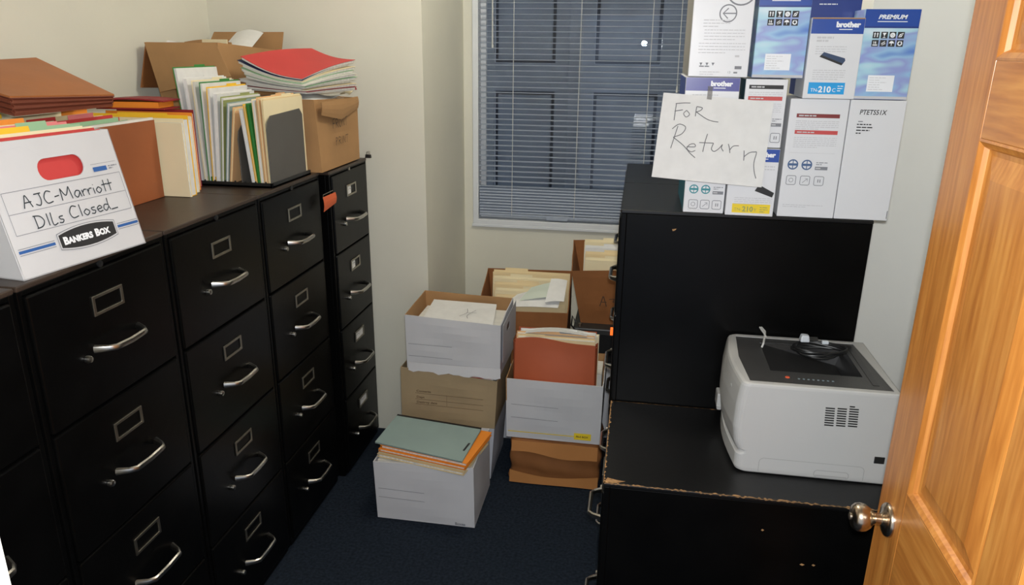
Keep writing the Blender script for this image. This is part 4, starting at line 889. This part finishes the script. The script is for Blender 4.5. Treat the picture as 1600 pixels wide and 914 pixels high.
def premium(label, x0, x1, y0, z0, z1, band, d=.11, y_off=0):
    t, P, w, h = toner(label, x0, x1, y0, d, z0, z1, swirl_m)
    hb = band - z0
    P.rect(.001, .001, w - .001, .008, lgrey_m); P.build('pale_base_edge', t); F0 = frame((0, 0, 0), (1, 0, 0), (0, 0, 1)); P = Print(F0, .0003)
    P.rect(.0005, hb, w - .0005, h - .0005, tblue_m); P.rect(.0005, hb - .0045, w - .0005, hb, tdark_m)
    P.text('PREMIUM', w * .5, hb + (.018), .0105, tlogo_m, 'CENTER', .0005, .25, 1.15); P.rect(w * .24, hb + .0105, w * .78, hb + .0125, tlogo_m); P.build('header_band', t)
    s_ = .0165; g = .0203
    for k in range(8): P = Print(F0, .0003); pict(P, .026 + (k % 4) * g, hb - .030 - (k // 4) * g, s_, k); P.build('pictogram', t)
    P = Print(F0, .0003); P.rect(.030, .020, .096, .062, tlogo_m)
    for i in range(6): P.para(.034, .055 - i * .006, .09, 1, .01, .0012, lgrey_m, i)
    P.build('address_label', t); return t
premium('blue swirled carton standing alone between the arrow carton and the cyan one', 1.457, 1.590, 2.18, 1.6985, 1.962, 1.882)
premium('blue swirled carton at the right end of the upper row', 1.7265, 1.862, 2.186, 1.6475, 1.874, 1.832)
t, P, w, h = toner('white carton with the cyan toner band, upper row', 1.5925, 1.7245, 2.166, .12, 1.6475, 1.852, tw_m)
P.rect(.001, h - .040, w - .001, h - .001, tblue_m); P.rect(.001, h - .0035, w - .001, h - .0005, brown_card); bro(P, .062, h - .023, .0128); P.build('header_band', t); P = Print(P.M, .0003)
P.para(.018, h - .052, .06, 2, .008, .005, lgrey_m, 5); P.para(.018, h - .073, .095, 4, .006, .002, lgrey_m, 9)
P.poly([(.030, .107), (.088, .086), (.096, .098), (.094, .104), (.040, .119)], mat('print_cartridge_blue', (40, 62, 96), .5)); P.poly([(.030, .107), (.088, .086), (.090, .091), (.034, .112)], dpblack_m)
P.para(.018, .072, .100, 5, .0056, .002, lgrey_m, 6); P.build('printed_face', t); P = Print(P.M, .0003); P.rect(.012, .012, .104, .042, tcyan_m); P.text('TN-', .018, .018, .009, tlogo_m); P.text('210', .038, .017, .0155, tlogo_m, bold=.0007); P.text('C', .073, .018, .010, tlogo_m); P.para(.086, .032, .100, 3, .006, .0022, tlogo_m); P.build('colour_label', t)
t, P, w, h = toner('deep blue carton standing behind the upper row, cut by the top edge', 1.600, 1.745, 2.305, .10, 1.6475, 2.02, tdark_m)
P.para(.034, .243, .13, 1, .01, .0025, tlogo_m, 3); P.build('printed_face', t)
# the sign
sg = thing('paper_sign', 'white paper sign with handwriting taped to the cartons', 'sign', (1.208, 2.125, 1.427))
o = Vector((1.208, 2.125, 1.427)); q = [Vector(p) - o for p in ((1.208, 2.130, 1.427), (1.509, 2.130, 1.409), (1.518, 2.150, 1.637), (1.225, 2.150, 1.656))]
def sgn(u, v): return q[0].lerp(q[1], u).lerp(q[3].lerp(q[2], u), v) + Vector((0, -.004 * math.sin(PI * u) * (1 - v) + .004 * math.sin(3 * u) * v, 0))
b = MB(); b.grid(sgn, 16, 12, .0004, paper_m); b.build('sheet', sg, smooth=True)
raw = [[(285, 158), (342, 155), (400, 157)], [(290, 160), (280, 220), (270, 285)], [(275, 215), (340, 207)], [(370, 212), (346, 236), (366, 262), (392, 242), (370, 212)],
       [(450, 185), (442, 225), (437, 258)], [(450, 185), (492, 195), (480, 215), (446, 226)], [(446, 226), (520, 278), (570, 298), (615, 306)],
       [(300, 330), (268, 420), (240, 500)], [(255, 350), (310, 315), (360, 340), (330, 390), (262, 415)], [(262, 415), (340, 480), (390, 540), (430, 577)],
       [(365, 490), (430, 492), (425, 470), (390, 475), (368, 505), (400, 530), (432, 520)], [(530, 395), (508, 460), (490, 532)], [(465, 460), (575, 466)],
       [(575, 468), (558, 510), (578, 530), (612, 512), (645, 478)], [(645, 478), (636, 505), (650, 530)], [(690, 475), (698, 510), (700, 545)], [(700, 520), (728, 492), (770, 490)],
       [(810, 528), (808, 570), (805, 605)], [(808, 575), (850, 545), (890, 540), (905, 546), (884, 620), (884, 690), (896, 745)]]
b = MB()
for stt in raw:
    pts = []
    for x, y in stt:
        v = 1 - ((y - 72) - .109 * (x - 190)) / 663; u = (x - 190 + .160 * (y - 72)) / 868; pts.append(sgn(u, v) + Vector((0, -.0012, 0)))
    Qp = []
    for i in range(len(pts) - 1):
        p0 = pts[max(i - 1, 0)]; p1 = pts[i]; p2 = pts[i + 1]; p3 = pts[min(i + 2, len(pts) - 1)]
        for k in range(5): tt = k / 5; Qp.append(.5 * ((2 * p1) + (p2 - p0) * tt + (2 * p0 - 5 * p1 + 4 * p2 - p3) * tt * tt + (-p0 + 3 * p1 - 3 * p2 + p3) * tt ** 3))
    Qp.append(pts[-1]); b.tube(Qp, .0011, inkg_m, 5)
b.build('handwriting', sg)
b = MB(); b.grid(lambda u, v: sgn(.40 + .045 * u, .965 + .15 * v) + Vector((0, -.0015 + (.018 * max(0, v - .3)), 0)), 2, 5, .0003, film_m); b.build('tape', sg)

# ------------------------------------------------------------------ printer on the low cabinet
pr = thing('laser_printer', 'white laser printer with a dark top on the low black cabinet', 'printer', (1.466, 1.812, .7008))
PD, PW = .388, .358
def outline(f, r=.022, ins=0):
    P_ = [(PD - ins, ins), (.2, ins)]
    for k in range(7): a = -PI / 2 - PI / 2 * k / 6; P_.append((f + ins + r + r * math.cos(a), ins + r + r * math.sin(a)))
    for k in range(1, 10): t_ = k / 10; P_.append((f + ins - .014 * math.sin(PI * t_), r + (PW - 2 * r) * t_))
    for k in range(7): a = PI - PI / 2 * k / 6; P_.append((f + ins + r + r * math.cos(a), PW - ins - r + r * math.sin(a)))
    P_ += [(.2, PW - ins), (PD - ins, PW - ins)]
    return P_
secs = [(.002, .012, .003), (.006, .006, .0008), (.014, .003, 0), (.052, .003, 0), (.058, .010, 0), (.064, .011, 0), (.068, .004, 0), (.085, -.003, 0), (.13, -.010, 0), (.19, -.009, 0), (.235, -.004, 0), (.250, -.001, 0), (.256, .001, .001), (.2585, .004, .004)]
b = MB(); vs = []; fs = []
for z, f, ins in secs: vs += [(x, y, z) for x, y in outline(f, ins=ins)]
n = len(outline(0))
for i in range(len(secs) - 1):
    for k in range(n): fs.append((i * n + k, i * n + (k + 1) % n, (i + 1) * n + (k + 1) % n, (i + 1) * n + k))
fs.append(tuple(range(n)))
b.add(vs, fs, prt_m)
dark = [(.022, .020), (.372, .020), (.352, .338), (.022, .338), (.012, .18)]
b.plate([(x, y) for x, y in outline(.004, ins=.004)][::-1] if 0 else [(x, y) for x, y in outline(.004, ins=.004)], [dark], .002, prt_m, Matrix.Translation((0, 0, .2565)))
b.build('shell', pr, .0012)
pit = [(.085, .100), (.318, .100), (.318, .305), (.085, .305)]
b = MB(); b.plate(dark, [pit], .002, prtd_m, Matrix.Translation((0, 0, .2545))); b.build('top_panel', pr)
b = MB(); zt_, zb_ = .2565, .205
b.add([(.085, .100, zt_ - .004), (.318, .100, zt_), (.318, .305, zt_), (.085, .305, zt_ - .004), (.300, .112, zb_), (.300, .293, zb_), (.15, .112, zb_ + .036), (.15, .293, zb_ + .036), (.318, .100, zb_ - .002)],
      [(0, 6, 7, 3), (6, 4, 5, 7), (1, 2, 5, 4), (0, 1, 4, 6), (3, 7, 5, 2)], prtp_m); b.build('output_tray', pr)
b = MB(); b.box(.33, .345, .05, .32, .2565, .2575, prtp_m); b.build('rear_groove', pr)
b = MB()
for i in range(8): b.lathe([(0, 0), (.0032, 0), (.0028, .0012), (0, .0016)], mat('button_grey', (112, 128, 134), .5), 10, Matrix.Translation((.150 + i * .012, .058 - .0, .2565)))
b.build('control_buttons', pr)
b = MB(); b.lathe([(0, 0), (.006, 0), (.0055, .0015), (0, .002)], mat('amber_button', (226, 96, 60), .4), 14, Matrix.Translation((.122, .062, .2565))); b.build('power_button', pr)
P = Print(frame((0, 0, 0), (1, 0, 0), (0, 0, 1)), .0004); seam = mat('printer_seam', (158, 158, 156), .6)
rr = rrect(.066, -.002, .328, .048, .012); P.line([p for p in rr + rr[:1] if p[1] > .0045], .0016, seam)
rr = rrect(.206, .007, .292, .027, .009); P.line(rr + rr[:1], .0022, seam); P.rect(.21, .010, .288, .0135, seam)
P.build('tray_panel_seam', pr)
b = MB()
for c_ in range(3):
    for r_ in range(9):
        if (r_ == 8 and c_ == 0) or (r_ == 8 and c_ == 1 and False): continue
        x0 = .213 + c_ * .0285 + r_ * -.0004; z0 = .158 + r_ * .0068 + c_ * .0012
        if r_ == 8 and c_ == 1: continue
        b.box(x0, x0 + .0225 - (.010 if r_ == 8 else 0) , -.0006, .001, z0, z0 + .0034, blackd_m)
b.build('vent_slots', pr)
MB().box(.347, .372, -.0022, .004, .063, .082, dpblack_m).build('side_latch', pr, .001)
b = MB(); b.box(-.024, -.008, .25, .300, .060, .105, prt_m); b.box(-.022, -.008, .255, .268, .050, .064, prt_m); b.build('door_tab', pr, .004)
b = MB(); b.lathe([(0, -.001), (.005, -.001), (.005, .001), (0, .0012)], seam, 12, Matrix(((0, 0, -1, -.0145), (0, 1, 0, .085), (1, 0, 0, .212), (0, 0, 0, 1)))); b.build('round_mark', pr)
for k in range(4): MB().box((.03, .34)[k % 2], (.05, .36)[k % 2], (.03, .30)[k // 2], (.05, .32)[k // 2], 0, .006, dpblack_m).build('foot', pr)
# power cord in the tray
cd = thing('power_cord', 'coiled black power cord with a plug lying in the tray on the printer', 'cord', (1.700, 2.055, .9585))
pts = []
for i in range(90):
    a = i / 90 * 2 * PI * 4.2; r_ = .05 + .006 * math.sin(3.1 * a); pts.append((r_ * 1.35 * math.cos(a), r_ * .85 * math.sin(a), .004 + .018 * i / 90 + .003 * math.sin(2.3 * a)))
MB().tube(pts, .0038, dpblack_m, 8).build('cable', cd, 0, True)
b = MB(); b.hexa([(-.045, .020, .022), (-.018, .022, .022), (-.018, .046, .022), (-.045, .048, .022), (-.042, .023, .042), (-.021, .025, .042), (-.021, .043, .042), (-.042, .045, .042)], mat('plug_grey', (210, 216, 222), .25)); b.build('plug', cd, .004)
for k in (0, 1): MB().box(-.018, .004, .027 + .010 * k, .0285 + .010 * k, .028, .035, chrome_m).build('prong', cd)
MB().box(.012, .030, .012, .024, .024, .034, mat('plug_grey', (210, 216, 222), .25)).build('tag_clip', cd, .002)
t = thing('twist_tie', 'white twist tie standing at the back edge of the printer tray', 'tie', (1.552, 2.075, .9575))
MB().tube([(0, 0, .0), (.004, .004, .012), (.010, .03, .018), (.018, .075, .022), (.010, .10, .026), (.004, .085, .030), (.012, .05, .024), (.014, .035, .020)], .0028, cord_m, 6).build('wire', t, 0, True)
